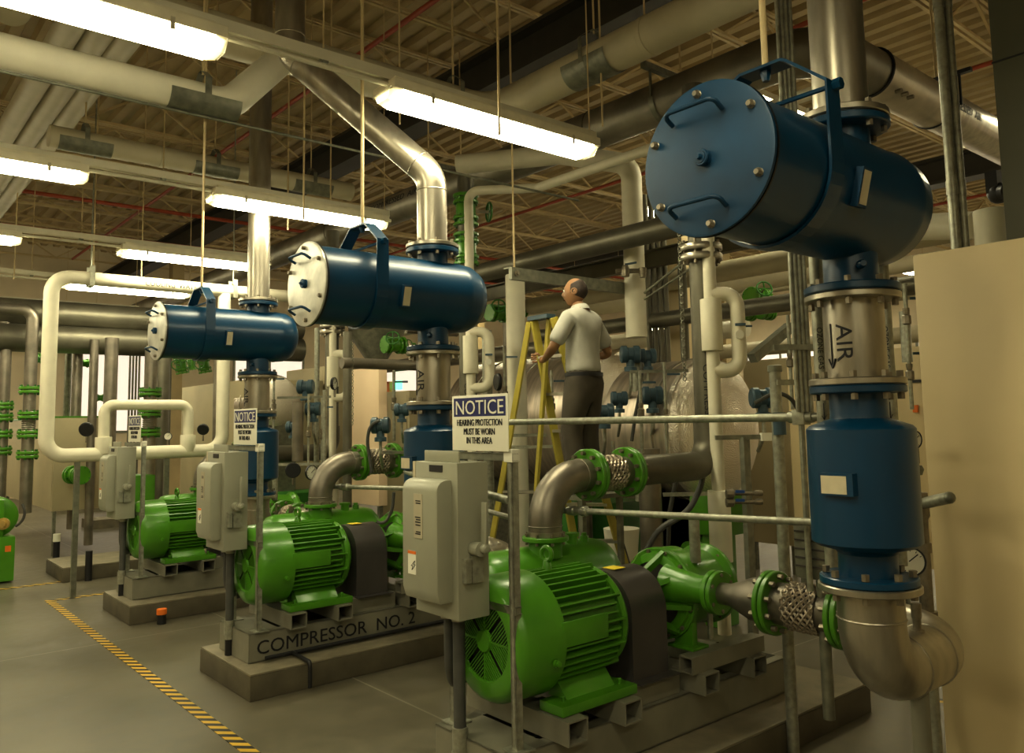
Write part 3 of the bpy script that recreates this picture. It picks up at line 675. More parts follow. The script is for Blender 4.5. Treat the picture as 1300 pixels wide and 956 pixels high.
for q in rs:
    for ch in q.children:
        if ch.name.startswith('end_door'): ch.material_slots[0].link = 'OBJECT'; ch.material_slots[0].material = palecap
t = single('hanger_rod', MB().cyl((HX, CY, HZ+.46), (HX, CY, ZC-.5), .013, 10), joistm, 'cream rod holding up the nearest blue silencer', 'rod', 'rods holding the blue silencers')
repeat(t, ['cream rod holding up the middle blue silencer', 'cream rod holding up the farthest blue silencer'])
# riser pipes
RG = 'steel air risers'
def riser_flange(t, y): mb = MB(); flange(mb, (CX, y, 3.374), (0,0,1), .197, .03); mb.build('flange', steel, t); MB().cyl((CX, y, 3.353), (CX, y, 3.358), .186, 40).build('gasket', black, t)
t = thing('air_riser', 'thick straight bare steel riser above the nearest blue silencer', 'pipe', (CX, CY, 3.36), RG)
MB().cyl((CX, CY, 3.38), (CX, CY, ZC), .116, 40).build('pipe_run', steel, t); riser_flange(t, CY)
y = CY+PITCH; L_ = Vector((-.765, .644, 0))
t = thing('air_riser', 'bare steel riser that bends into a long diagonal above the middle silencer', 'pipe', (CX, y, 3.36), RG)
A = Vector((CX, y, 3.92)); B = at(368, 68, D=6.25)
MB().tube([(CX, y, 3.38), A, B, (B.x, B.y, ZC)], .112, .24, 36, 12).build('pipe_run', steel, t); riser_flange(t, y)
MB().torus(A+Vector((0,0,-.12)), (0,0,1), .112, .004).torus(A+(B-A).normalized()*.14, B-A, .112, .004).torus(B-(B-A).normalized()*.12, B-A, .112, .004).torus((B.x, B.y, B.z+.14), (0,0,1), .112, .005).build('weld_seam', steel, t)
y = CY+2*PITCH
t = thing('air_riser', 'bare steel riser rising straight from the farthest blue silencer', 'pipe', (CX, y, 3.36), RG)
MB().cyl((CX, y, 3.38), (CX, y, ZC), .112, 36).build('pipe_run', steel, t); riser_flange(t, y)
p = at(334, 120, D=8.6)

# text on skid of the middle line
t2 = repeat(sk, ['grey steel skid lettered COMPRESSOR NO. 2 on its long side', 'grey welded steel skid carrying the farthest motor'])[0]
lettering('COMPRESSOR  NO. 2', .150, (2.69, 3.212+PITCH, .262), (1,0,0), (0,0,1), ink, t2, sx=1.06)
single('conduit_pipe', MB().tube([(2.75, 3.17+PITCH, .235), (4.6, 3.17+PITCH, .235)], .016).tube([(2.98, 3.17+PITCH, .235), (2.98, 2.86+PITCH, .225), (2.98, 2.86+PITCH, .03)], .016, .03), black, 'thin black drain pipe along the foot of the lettered skid', 'pipe')

# isolator (disconnect switch)
def arc_box(mb, x0, x1, y0, y1, z0, z1, r, K=5):
    """box bulging to -X with rounded top"""
    pr = [(x1, z0), (x0+r*.3, z0)]+[(x0, z0+r)]+[(x0, z1-r)]+[(x0+r*(1-math.cos(PI/2*i/K)), z1-r+r*math.sin(PI/2*i/K)) for i in range(1, K+1)]+[(x1, z1)]
    n = len(pr); return mb.add([(a, y0, b) for a, b in pr]+[(a, y1, b) for a, b in pr], [(i, (i+1) % n, n+(i+1) % n, n+i) for i in range(n)]+[tuple(range(n)), tuple(range(2*n-1, n-1, -1))])
t = thing('isolator_switch', 'grey safety isolator box with side handle, nearest, left of the largest motor', 'switch box', (2.6, 3.61, 1.065), 'grey isolator boxes')
MB().box((2.49, 3.42, 1.065), (2.69, 3.81, 1.86)).build('enclosure', greybox, t, bevel=.006)
arc_box(MB(), 2.395, 2.50, 3.47, 3.80, 1.15, 1.775, .06).build('bulged_cover', greybox, t, bevel=.018)
MB().box((2.486, 3.55, 1.81), (2.492, 3.67, 1.845)).build('rating_plate', black, t, smooth=False)
MB().box((2.392, 3.60, 1.47), (2.396, 3.68, 1.70)).build('instruction_label', mat('label_grey', (.42, .38, .27), .5), t, smooth=False)
MB().box((2.391, 3.66, 1.28), (2.395, 3.735, 1.40)).build('warning_label', signw, t, smooth=False)
MB().box((2.3895, 3.66, 1.385), (2.393, 3.735, 1.40)).build('warning_label', orange, t, smooth=False)
lettering('\u26a1', .05, (2.3905, 3.715, 1.31), (0,-1,0), (0,0,1), ink, t)
mb = MB()
for z in (1.66, 1.648, 1.575, 1.563, 1.55, 1.535, 1.50, 1.49): mb.box((2.3905, 3.615, z), (2.3915, 3.655+.015*random.random(), z+.006))
mb.build('label_print', ink, t, smooth=False)
MB().cyl((2.585, 3.42, 1.42), (2.585, 3.35, 1.42), .036, 20).lathe((2.60, 3.365, 1.425), (0,-1,0), [(0,.026),(.04,.026),(.05,.014)], 14).bar((2.60, 3.345, 1.42), (2.60, 3.335, 1.66), .042, .014).build('switch_handle', greybox, t, bevel=.003)
MB().box((2.515, 3.385, 1.255), (2.55, 3.42, 1.375)).box((2.56, 3.395, 1.25), (2.635, 3.42, 1.385)).bar((2.55, 3.40, 1.345), (2.60, 3.40, 1.30), .008).build('hasp', galv, t, smooth=False)
MB().box((2.53, 3.46, 1.86), (2.54, 3.78, 1.92)).build('mounting_tab', greybox, t, bevel=.004)
MB().box((2.493, 3.816, 1.75), (2.6, 3.84, 1.86)).build('hinge_side_plate', plate, t, smooth=False)
iso = repeat(t, ['grey safety isolator box left of the middle motor, second from the camera', 'smallest grey isolator box in front of the white pipe loop'])
# strut frame
t = thing('strut_stand', 'galvanised strut frame carrying the nearest isolator and notice sign', 'frame', (2.72, 3.55, .2), 'galvanised strut frames')
def strut(mb, x, y, z0, z1, w=.041, op=-1):
    mb.box((x-w/2, y-w/2, z0), (x+w/2, y-w/2+.004, z1)).box((x-w/2, y+w/2-.004, z0), (x+w/2, y+w/2, z1)).box((x+(w/2-.004 if op < 0 else -w/2), y-w/2, z0), (x+(w/2 if op < 0 else -w/2+.004), y+w/2, z1))
    mb.box((x-w/2, y-w/2, z0), (x-w/2+.004, y-w/2+.012, z1)).box((x-w/2, y+w/2-.012, z0), (x-w/2+.004, y+w/2, z1)); return mb
for yy in (3.25, 3.78):
    strut(MB(), 2.72, yy, .45 if yy < 3.5 else .45, 1.905, op=1).box((2.70, yy-.02, .44), (2.74, yy+.02, 1.9)).build('post', galv, t, smooth=False)
    MB().box((2.67, yy-.06, .432), (2.79, yy+.06, .44)).build('base_plate', galv, t, smooth=False)
mb = MB().box((2.695, 3.22, 1.865), (2.699, 3.93, 1.905)).box((2.695, 3.22, 1.90), (2.735, 3.93, 1.905)).box((2.695, 3.22, 1.865), (2.735, 3.93, 1.869))
mb.build('cross_rail', galvd, t, smooth=False)
MB().box((2.70, 3.22, 1.13), (2.74, 3.80, 1.135)).box((2.70, 3.22, 1.095), (2.74, 3.80, 1.10)).box((2.70, 3.22, 1.1), (2.704, 3.8, 1.135)).build('cross_rail', galvd, t, smooth=False)
MB().box((2.692, 3.22, 1.86), (2.745, 3.29, 1.925)).build('end_guard', signw, t, bevel=.004)
repeat(t, ['galvanised strut frame on the lettered skid carrying isolator and sign', 'galvanised strut frame carrying the smallest isolator and sign'])
# notice signs
def sign(k, label, rot=0):
    y0, y1, z0, z1 = 3.225, 3.715, 1.915, 2.215; x = 2.675
    t = thing('notice_sign', label, 'sign', (x, (y0+y1)/2+PITCH*k, z0), 'NOTICE hearing protection signs')
    o = PITCH*k
    mb = MB().box((x, y0+o, z0), (x+.004, y1+o, z1)); mb.build('board', signw, t, bevel=.0015)
    MB().add([(x-.001, y1-.018+o, z1-.115), (x-.001, y0+.018+o, z1-.115), (x-.001, y0+.018+o, z1-.014), (x-.001, y1-.018+o, z1-.014)], [(0,1,2,3)]).build('header_band', signb, t, smooth=False)
    yc = (y0+y1)/2+o
    lettering('NOTICE', .108, (x-.002, yc, z1-.103), (0,-1,0), (0,0,1), signw, t, align='CENTER', sx=1.08)
    for i, ln in enumerate(('HEARING PROTECTION', 'MUST BE WORN', 'IN THIS AREA')):
        lettering(ln, .050, (x-.002, yc, z1-.165-.048*i), (0,-1,0), (0,0,1), ink, t, align='CENTER', sx=.74)
    return t
sign(0, 'white notice sign with blue header on the nearest grey isolator, largest of three')
sign(1, 'white and blue notice sign above the middle grey isolator')
sign(2, 'smallest white and blue notice sign, in front of the white wall')
# flexible conduits below isolators
t = thing('flexible_conduit', 'grey flexible conduits hanging under the nearest isolator box', 'conduit', (2.6, 3.6, .2), 'flexible conduits under the isolators')
MB().tube([(2.62, 3.60, 1.07), (2.62, 3.60, .45)], .033, n=16).build('straight_hose', rubber, t)
MB().tube([(2.63, 3.70, 1.07), (2.63, 3.70, .72), (2.80, 3.86, .58), (3.05, 3.86, .80), (3.15, 3.84, .88)], .03, .2, 14).build('looped_hose', rubber, t)
for yy in (3.60, 3.70): MB().lathe((2.62, yy, 1.02), (0,0,1), [(0,.038),(.02,.042),(.045,.042)], 16).build('hose_collar', galv, t)
MB().cyl((2.62, 3.60, .36), (2.62, 3.60, .48), .042, 16).cyl((2.62, 3.60, .33), (2.62, 3.60, .36), .046, 8).build('coupling', galv, t)
MB().cyl((2.62, 3.60, .2), (2.62, 3.60, .34), .034, 16).build('floor_sleeve', black, t)
repeat(t, ['grey flexible conduits under the middle isolator, dropping into the plinth corner', 'grey flexible conduits under the smallest isolator box'])
# pair of ozone gas pipes flanking the near column
for px_, lab, tx in ((1043, 'left', 1), (1127, 'right', 1)):
    p = at(px_, 470, D=3.98)
    t = thing('ozone_pipe', 'slim bare pipe marked OZONE GAS standing %s of the nearest AIR spool' % lab, 'pipe', (p.x, p.y, 1.4), 'pipes marked OZONE GAS')
    MB().cyl((p.x, p.y, 1.35), (p.x, p.y, 3.0), .033 if lab == 'left' else .034, 20).build('pipe_run', galv, t)
    vd = (EYE-p); vd.z = 0; vd.normalize(); tn = Vector((-vd.y, vd.x, 0))
    lettering('OZONE GAS', .036, p+vd*.034-tn*.012+Vector((0,0,2.50-p.z)), (0,0,-1), tn, ink, t, wrap=((p.x, p.y, 0), (0,0,1), .0345))
    q = p+vd*.0352; q.z = 0
    MB().bar(q+Vector((0,0,2.13)), q+Vector((0,0,2.05)), .003).bar(q+Vector((0,0,2.05)), q+Vector((0,0,2.07))+tn*.01, .003).bar(q+Vector((0,0,2.05)), q+Vector((0,0,2.07))-tn*.01, .003).build('flow_arrow', ink, t, smooth=False)
# ------------------------------------------------------------------ generic builders for the surroundings
def pipe(name, label, pts, r, m, cat='pipe', group=None, bend=None, n=20, bands=0, bandm=None):
    """a pipe run as one mesh, or with joint bands as parts"""
    P = [Vector(p) for p in pts]
    if not bands: return single(name, MB().tube(P, r, bend, n), m, label, cat, group)
    c = (P[0]+P[-1])/2; z = min(p.z for p in P); t = thing(name, label, cat, (c.x, c.y, z-r), group)
    MB().tube(P, r, bend, n).build('pipe_run', m, t)
    for i in range(len(P)-1):
        L = (P[i+1]-P[i]).length; dd = (P[i+1]-P[i]).normalized()
        for k in range(int(L/bands)):
            MB().lathe(P[i]+dd*(bands*(k+.5)), dd, [(0, r*1.005), (.004, r*1.03), (.05, r*1.03), (.054, r*1.005)], n).build('joint_band', bandm or m, t)
    return t
def clevis(c, ax, r, ztop, label):
    """pipe hanger: shield, clevis strap and rod"""
    c = Vector(c); ax = Vector(ax).normalized(); t = thing('pipe_hanger', label, 'hanger', (c.x, c.y, c.z-r), 'clevis pipe hangers')
    u = ax.cross(Vector((0,0,1))); vs = []; fs = []; n = 14
    for e in (-.26, .26):
        for i in range(n):
            a = PI+PI*i/(n-1)*1.0; vs.append(c+ax*e+u*(math.cos(a)*r*1.05)+Vector((0,0,math.sin(a)*r*1.05)))
    for i in range(n-1): fs.append((i, i+1, n+i+1, n+i))
    MB().add(vs, fs).build('shield', galvd, t)
    pr = [(-r*.25, r*1.75), (-r*1.1, r*1.1)]+[(r*1.09*math.cos(PI+PI*i/12), r*1.09*math.sin(PI+PI*i/12)) for i in range(13)]+[(r*1.1, r*1.1), (r*.25, r*1.75), (-r*.25, r*1.75)]
    n = len(pr); vs = [c+ax*e+u*a+Vector((0,0,b)) for e in (-.025, .025) for a, b in pr]
    MB().add(vs, [(i, i+1, n+i+1, n+i) for i in range(n-1)]).build('clevis_strap', galvd, t, smooth=False)
    MB().cyl(c+Vector((0,0,r*1.6)), (c.x, c.y, ztop), .009, 8).build('rod', joistm, t)
    return t
# --- overhead pipes
# big compressed air header along Y, elbow, then away to the right
HXa = 6.3; hz = at(743, 170, X=HXa).z; dia = .215
E0 = at(1072, 62, X=HXa)
t = thing('air_header', 'huge dark compressed air header crossing the hall overhead, bending right past the steel riser', 'pipe', (HXa, 9, hz-.25))
yb = at(1034, 56, X=HXa).y
MB().tube([(HXa, 26, hz), (HXa, yb, hz), (12.5, yb, hz)], dia, .45, 36, 12).build('pipe_run', mat('header_steel', (.24, .22, .17), .45, .55, .3, 3), t)
MB().cyl((7.3, yb, hz), (8.6, yb, hz), dia*1.05, 36).build('repair_sleeve', mat('sleeve_steel_lit', (.48, .43, .33), .4, .6, .2, 4), t)  # sleeve colour lightened to paint in the strong light here
MB().cyl((8.6, yb, hz), (12.5, yb, hz), dia*1.01, 36).build('lit_section', steel, t)  # same header, brighter steel standing in for light from the far bay
for xx in (7.28, 8.6): MB().torus((xx, yb, hz), (1,0,0), dia*1.05, .014, 36).build('clamp_band', black, t)
for q in (0, .12, .24): MB().lathe((7.42+q, yb-.16, hz-.20), (0,-1,0), [(0,.02),(.06,.02)], 8).build('clamp_bolt', bolt, t)
for yy in (6, 9, 12, 15, 18): MB().torus((HXa, yy, hz), (0,1,0), dia, .008, 36).build('weld_seam', dsteel, t)
lettering('COMPRESSED  AIR', .155, (HXa-.21, 10.5, hz+.0), (0,-1,0), (-.25,0,.97), ink, t, wrap=((HXa, 0, hz), (0,1,0), dia+.001))
xs_, xe_ = at(1198, 134, Y=yb-.2).x, at(1250, 168, Y=yb-.2).x
lettering('COMPRESSED  AIR', (xe_-xs_)/(15*.60), (xs_, yb-.2, hz-.06), (1,0,0), (0,-.2,.97), ink, t, wrap=((0, yb, hz), (1,0,0), dia*1.012))
def chang(px_, py_, lab):
    p = at(px_, py_, X=HXa); t = thing('pipe_hanger', lab, 'hanger', (HXa, p.y, hz-.25), 'strap hangers of the big header')
    vs = []; n = 17
    for e in (-.03, .03):
        for i in range(n):
            a = PI+PI*i/(n-1); vs.append((HXa+math.cos(a)*(dia+.012), p.y+e, hz+math.sin(a)*(dia+.012)))
    MB().add(vs, [(i, i+1, n+i+1, n+i) for i in range(n-1)]).build('strap', galvd, t)
    MB().box((HXa-.32, p.y-.03, hz+.28), (HXa+.32, p.y+.03, hz+.34)).bar((HXa-dia, p.y, hz), (HXa-dia, p.y, hz+.3), .02).bar((HXa+dia, p.y, hz), (HXa+dia, p.y, hz+.3), .02).build('cross_bar', galvd, t, smooth=False)
    MB().cyl((HXa-.27, p.y, hz+.3), (HXa-.27, p.y, ZC-.6), .01, 8).cyl((HXa+.27, p.y, hz+.3), (HXa+.27, p.y, ZC-.6), .01, 8).build('rod', joistm, t)
chang(843, 100, 'strap hanger round the big dark header left of the nearest blue end door'); chang(565, 230, 'strap hanger round the big header above the diagonal riser')
t = thing('pipe_hanger', 'pipe hanger holding the bright right end of the compressed air header', 'hanger', (8.75, yb, hz), 'strap hangers of the big header')
MB().box((8.72, yb-.35, hz+.30), (8.78, yb+.35, hz+.34)).bar((8.75, yb-.23, hz-.02), (8.75, yb-.23, hz+.3), .02).bar((8.75, yb+.23, hz-.02), (8.75, yb+.23, hz+.3), .02).build('cross_bar', black, t, smooth=False)
MB().cyl((8.75, yb, hz+.3), (8.75, yb, ZC-.6), .012, 8).build('rod', joistm, t)
# white insulated pipe: from above right, elbow, then back left behind the first light row
WX = 5.0; wz = at(770, 72, X=WX).z; wy = at(622, 128, X=WX).y; wr = .165
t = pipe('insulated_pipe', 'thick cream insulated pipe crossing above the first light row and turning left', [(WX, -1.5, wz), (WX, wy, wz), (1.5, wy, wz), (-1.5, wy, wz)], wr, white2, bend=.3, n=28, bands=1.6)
clevis((WX, at(755, 80, X=WX).y, wz), (0,1,0), wr, ZC-.5, 'grey shield hanger on the thick cream pipe above the first light row')
clevis((at(575, 115, Y=wy).x, wy, wz), (1,0,0), wr*.9, ZC-.5, 'hanger where the cream pipe meets its left bend')
# top-left cream pipe with grey shield and elbow
TY = 6.0; tz = at(137, 97, Y=TY).z; tx = at(290, 130, Y=TY).x; tr = .118
ty2 = 8.6
t = pipe('insulated_pipe', 'thick cream pipe at upper left running to a rising bend beside the diagonal riser', [(-4, TY, tz), (tx, TY, tz), at(378, 58, Y=wy)], tr, white, bend=.25, n=28)
clevis((at(257, 128, Y=TY).x, TY, tz), (1,0,0), tr, ZC-.5, 'galvanised shield hanger at the bend of the upper left cream pipe')
single('cable_conduit', MB().tube([(-4, TY, tz-.135), (tx+.1, TY, tz-.135), (6.0, TY, tz-.135)], .012, n=8), galvd, 'thin grey conduit under the upper left cream pipe', 'conduit')
# three ducts along Y at the far upper left
for i, (x_, y_, w_, lab) in enumerate(((81, 45, .15, 'leftmost of three wide beige ducts at the upper left'), (118, 53, .15, 'middle of three wide beige ducts at the upper left'), (150, 62, .12, 'rightmost, dimmer of three wide beige ducts at the upper left'))):
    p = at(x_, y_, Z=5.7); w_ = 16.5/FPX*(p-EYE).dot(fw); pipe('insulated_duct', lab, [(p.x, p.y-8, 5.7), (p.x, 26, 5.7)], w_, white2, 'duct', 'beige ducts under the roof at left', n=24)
p = at(14, 8, Z=5.4); single('capped_pipe', MB().lathe(p+Vector((0,0,0)), (-.1,-.6,-.55), [(-1.2, .15), (0, .15), (.05, .14), (.07, .09), (.07, 0)], 28, cap=False), white2, 'round capped cream pipe end in the upper left corner', 'pipe')
# x-run pipe with shields further back
SY = 9.4; sz = at(253, 208, Y=SY).z
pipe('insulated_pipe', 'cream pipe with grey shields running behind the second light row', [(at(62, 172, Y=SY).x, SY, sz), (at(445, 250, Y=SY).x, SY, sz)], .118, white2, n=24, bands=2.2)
for i, x_ in enumerate((107, 273, 395)): clevis((at(x_, 200, Y=SY).x, SY, sz), (1,0,0), .118, ZC-.5, '%s grey shield hanger on the cream pipe behind the second light row' % ('left', 'middle', 'right')[i])
# grey-green roof column behind the diagonal riser
pk = at(333, 130, D=9.6)
t = thing('conduit_bundle', 'three dark conduits rising beside the farthest silencer riser to the roof', 'conduit', (pk.x, pk.y, 3.6))
for q in (-.06, 0, .06): MB().cyl((pk.x+q-.08, pk.y-q-.10, 3.75), (pk.x+q-.08, pk.y-q-.10, ZC), .026, 10).build('conduit', galvd, t)
# sprinkler mains
sp = at(505, 34, Z=7.0)
for i, (pts, lab) in enumerate((
    ([(sp.x, -2, 7.0), (sp.x, 26, 7.0)], 'red sprinkler pipe high under the roof crossing above the diagonal riser'),
    ([(at(170, 263, Y=15).x-9, 15, at(170, 263, Y=15).z), (26, 15, at(170, 263, Y=15).z)], 'red sprinkler pipe behind the left light rows'),
    ([(at(170, 305, Y=19).x-9, 19, at(170, 305, Y=19).z), (26, 19, at(170, 305, Y=19).z)], 'lower red sprinkler pipe far behind the left light rows'),
    ([(12.5, -2, 7.05), (12.5, 26, 7.05)], 'red sprinkler pipe above the right end of the air header'),
    ([(9.3, -2, 7.05), (9.3, 26, 7.05)], 'red sprinkler pipe high right of the steel riser'),
    ([(19.5, -2, 6.9), (19.5, 26, 6.9)], 'red sprinkler pipe deep in the hall on the right'))):
    pipe('sprinkler_pipe', lab, pts, .034, redp, 'pipe', 'red sprinkler pipes', n=10)
# mid-height grey pipe crossing left of the near silencer, with bracket
MX = 6.3; mz = at(740, 315, X=MX).z
pipe('grey_pipe', 'smooth grey pipe crossing at mid height above the man', [(MX, at(905, 280, X=MX).y, mz), (MX, at(560, 360, X=MX).y, mz)], .12, dsteel, n=24)
pipe('grey_pipe', 'pale pipe running level behind the nearest U loop', [(MX+1.6, 1.5, at(960, 337, X=MX+1.6).z), (MX+1.6, 13, at(960, 337, X=MX+1.6).z)], .12, white2, n=20)
for i, (a_, b_, w_, lab) in enumerate((((708, 352), (930, 312), .09, 'dark steel beam running just behind the head of the man'),)):
    xx = 7.2; A, B = at(*a_, X=xx), at(*b_, X=xx); zz = (A.z+B.z)/2
    single('steel_beam', MB().box((xx-.05, B.y-.2, zz-w_), (xx+.05, A.y+4, zz+w_)).box((xx-.14, B.y-.2, zz+w_-.012), (xx+.14, A.y+4, zz+w_)), dsteel, lab, 'beam', smooth=False)
A, B = at(652, 342, D=7.9), at(792, 364, D=8.2)
t = thing('strut_bracket', 'grey strut bracket just above the head of the man', 'bracket', (A+B)/2)
A.z = B.z = (A.z+B.z)/2-.0; A = at(648, 347, Y=A.y+.0); B = at(795, 368, Y=A.y); B.z = A.z
MB().bar(A, B, .05, .12, (0,0,1)).bar(A+Vector((0,.05,.06)), B+Vector((0,.05,.06)), .10, .012, (0,0,1)).build('channel', galvd, t, smooth=False)
MB().cyl(A+Vector((.05,0,0)), (A.x+.05, A.y, ZC-.6), .01, 8).build('rod', joistm, t)
MB().lathe(A+Vector((.05,-.03,0)), (0,-1,0), [(0,.03),(.02,.03),(.02,.018),(.035,.018)], 10).build('bolt_head', bolt, t)
# white pipe from the elbow beside the middle silencer to the white column
lp = [(5.45-.30, 4.05+PITCH-.11), ]
# --- insulated loop pipe (repeated)
LX, LY = 5.40, 3.93
def loop_pipe(lab, k, top):
    oy = PITCH*k; t = thing('insulated_loop_pipe', lab, 'pipe', (LX, LY+oy, .6), 'white insulated pipes with U loops')
    y = LY+oy
    MB().tube([(LX, y, .4)]+[(LX, y, 3.05)]+top, .052, .12, 20).build('riser', white, t)
    MB().cyl((LX, y, .95), (LX, y, 1.50), .088, 24).build('thick_lagging', white, t, bevel=.006)
    MB().cyl((LX, y, 2.60), (LX, y, 3.02), .085, 24).build('thick_lagging', white, t, bevel=.006)
    rr = Vector((.72, -.69, 0)); q = Vector((LX, y, 0))
    MB().tube([q+Vector((0,0,3.06)), q+rr*.21+Vector((0,0,3.06)), q+rr*.21+Vector((0,0,2.44)), q+Vector((0,0,2.44))], .058, .11, 20).build('bypass_loop', white, t)
    MB().lathe(q+rr*.21+Vector((0,0,2.72))-Vector((.05,.04,0)), (-.64,-.77,0), [(0,.035),(.02,.035)], 16).build('dial', signw, t)
    MB().bar(q+rr*.18+Vector((-.06,-.05,2.8)), q+rr*.26+Vector((-.06,-.05,2.8)), .02).build('valve_lever', tb, t)
    return t
wzt = at(800, 245, X=LX).z
ysil = LY
loop_pipe('white insulated pipe with U loop left of the nearest AIR spool, behind the hose', 0, [(LX, LY, 4.6)])
TZ = at(593, 243, X=LX).z
loop_pipe('white insulated pipe with U loop right of the middle silencer, elbow at its top', 1, [(LX, LY+PITCH, TZ-.0), (LX+.55, LY+PITCH-.55, TZ-.0), (LX+.55, 3.2, TZ)])
loop_pipe('white insulated pipe with U loop behind the farthest blue silencer end', 2, [(LX, LY+2*PITCH, 4.2)])
# white column duct with transmitters
p = at(805, 330, D=8.9)
t = thing('insulated_column', 'tall white jacketed pipe right of the man with two blue transmitters at its foot', 'pipe', (p.x, p.y, 1.8))
MB().tube([(p.x, p.y, 2.95), (p.x, p.y, at(800, 205, D=8.9).z), (p.x-.5, p.y+.6, at(800, 190, D=8.9).z+.05), (p.x-1.2, p.y+1.6, at(800, 190, D=8.9).z+.05)], .115, .2, 24).build('jacket', white, t)
MB().cyl((p.x, p.y, 1.2), (p.x, p.y, 2.75), .072, 20).cyl((p.x, p.y, 2.66), (p.x, p.y, 2.70), .09, 20).build('lower_pipe', galv, t)
def transmitter(px_, py_, D, lab, s=1.0, ax=None):
    p = at(px_, py_, D=D); t = thing('pressure_transmitter', lab, 'instrument', (p.x, p.y, p.z-.07*s), 'blue round transmitters')
    ax = Vector(ax or (.765, -.644, 0)).normalized()
    MB().lathe(p-ax*.07*s, ax, [(0, .05*s), (.01*s, .062*s), (.045*s, .062*s), (.05*s, .05*s), (.09*s, .05*s), (.095*s, .062*s), (.13*s, .062*s), (.14*s, .05*s)], 20).lathe(p, (0,0,-1), [(0, .03*s), (.085*s, .03*s), (.09*s, .045*s), (.12*s, .045*s)], 14).build('housing', tb, t)
    MB().tube([p+Vector((0,0,-.1*s)), p+Vector((0,0,-.22*s)), p+Vector((.08*s,.1*s,-.32*s))], .012*s, n=8).build('stem', galv, t)
    return t
for a_ in ((800, 450, 8.6, 'blue transmitter on the foot of the tall white jacketed pipe, left one', 1.5), (822, 452, 8.7, 'blue transmitter on the foot of the tall white jacketed pipe, right one', 1.3),
           (786, 506, 8.3, 'blue transmitter left of the bare pipe stub, low', 1.2), (828, 502, 8.3, 'blue transmitter on a tube right of the bare pipe stub', 1.5), (846, 505, 8.6, 'blue transmitter beside the grey conduit bundle', 1.2),
           (767, 523, 7.6, 'blue transmitter behind the legs of the man', 1.3), (483, 540, 7.9, 'blue transmitter with looped hose left of the middle filter vessel', 1.3), (388, 491, 10.6, 'blue transmitter in front of the beige frame panel', 1.5),
           (398, 519, 10.4, 'blue transmitter low in front of the beige frame panel', 1.4), (372, 542, 10.4, 'blue transmitter beside the farthest filter vessel', 1.2), (968, 505, 6.3, 'dark blue transmitter right of the polished tank end', 1.3), (510, 520, 7.8, 'small round transmitter left of the middle spool', 1.0)):
    transmitter(a_[0], a_[1], a_[2], a_[3], a_[4])
# grey cables drooping
for i, (pts, D, r_, lab) in enumerate((
    ([(472, 600), (466, 560), (470, 537), (482, 534)], 7.8, .016, 'grey hose looping up to a transmitter left of the middle filter vessel'),
    ([(815, 460), (812, 500), (806, 530), (802, 560)], 8.4, .018, 'grey hose down from the tall white jacketed pipe'),
    ([(958, 512), (985, 497), (1005, 505), (1018, 530)], 5.6, .014, 'black hose arching from the tank transmitter to the conduit junction'),
    ([(890, 560), (893, 610), (875, 650), (835, 672), (812, 716)], 6.6, .024, 'thick grey cable sagging right of the braided discharge hose'),
    ([(782, 655), (790, 690), (798, 716)], 7.2, .018, 'grey cable behind the nearest separator tank'),
    ([(500, 625), (498, 650), (486, 668), (478, 662)], 7.0, .014, 'black cable hanging behind the middle coupling guard'),
    ([(860, 600), (850, 650), (848, 700)], 7.4, .02, 'grey cable hanging by the cream panel'),
    ([(20, 668), (38, 655), (28, 640)], 10, .016, 'dark cable loop beside the green machine at the left edge'))):
    single('hanging_cable', MB().tube([at(x_, y_, D=D) for x_, y_ in pts], r_, .35, 10), rubber, lab, 'cable')
# rails at waist height
p1, p2 = at(640, 536, X=3.95), at(1018, 527, X=3.95)
t = thing('conduit_rail', 'long grey conduit crossing in front of the legs of the man', 'conduit', ((p1.x+p2.x)/2, (p1.y+p2.y)/2, 2.05))
MB().cyl((3.95, p1.y+.3, p1.z), (3.95, p2.y-.35, p1.z), .0235, 14).build('tube', galv, t)
q = Vector((3.95, at(1017, 526, X=3.95).y, p1.z))
MB().box(q-Vector((.035,.035,.04)), q+Vector((.035,.035,.04))).cyl(q-Vector((0,.07,0)), q+Vector((0,.07,0)), .032, 12).build('junction_fitting', galv, t, bevel=.004)
MB().cyl(q, q-Vector((0,0,.9)), .016, 10).build('drop_tube', galv, t)
p1, p2 = at(722, 648, X=3.86), at(1032, 663, X=3.86)
t = thing('drain_rail', 'grey pipe from the nearest separator tank across to the nearest blue filter vessel', 'pipe', ((p1.x+p2.x)/2, (p1.y+p2.y)/2, 1.4), 'grey drain rails')
MB().cyl(p1, p2+(p2-p1).normalized()*.25, .020, 14).tube([p1+Vector((-.06,.12,-.2)), p1+Vector((-.06,.12,.0)), p1], .022, .03, 12).build('tube', galv, t)
MB().lathe(p1, p2-p1, [(0, .03), (.06, .034), (.07, .026), (.12, .026), (.13, .034), (.17, .034), (.18, .022)], 12).build('union_fitting', galv, t)
t2 = copy_tree(t, (0, PITCH, 0)); t2['label'] = 'grey pipe from the middle separator tank to the middle filter vessel'
single('side_rail', MB().tube([(2.74, 3.30, 1.66), (2.9, 3.9, 1.68), (3.2, 5.0, 1.72)], .022, n=12).tube([(2.78, 3.30, 1.56), (2.95, 3.9, 1.57), (3.3, 5.0, 1.60)], .014, n=10), galv, 'pair of grey tubes behind the nearest strut post', 'tube')
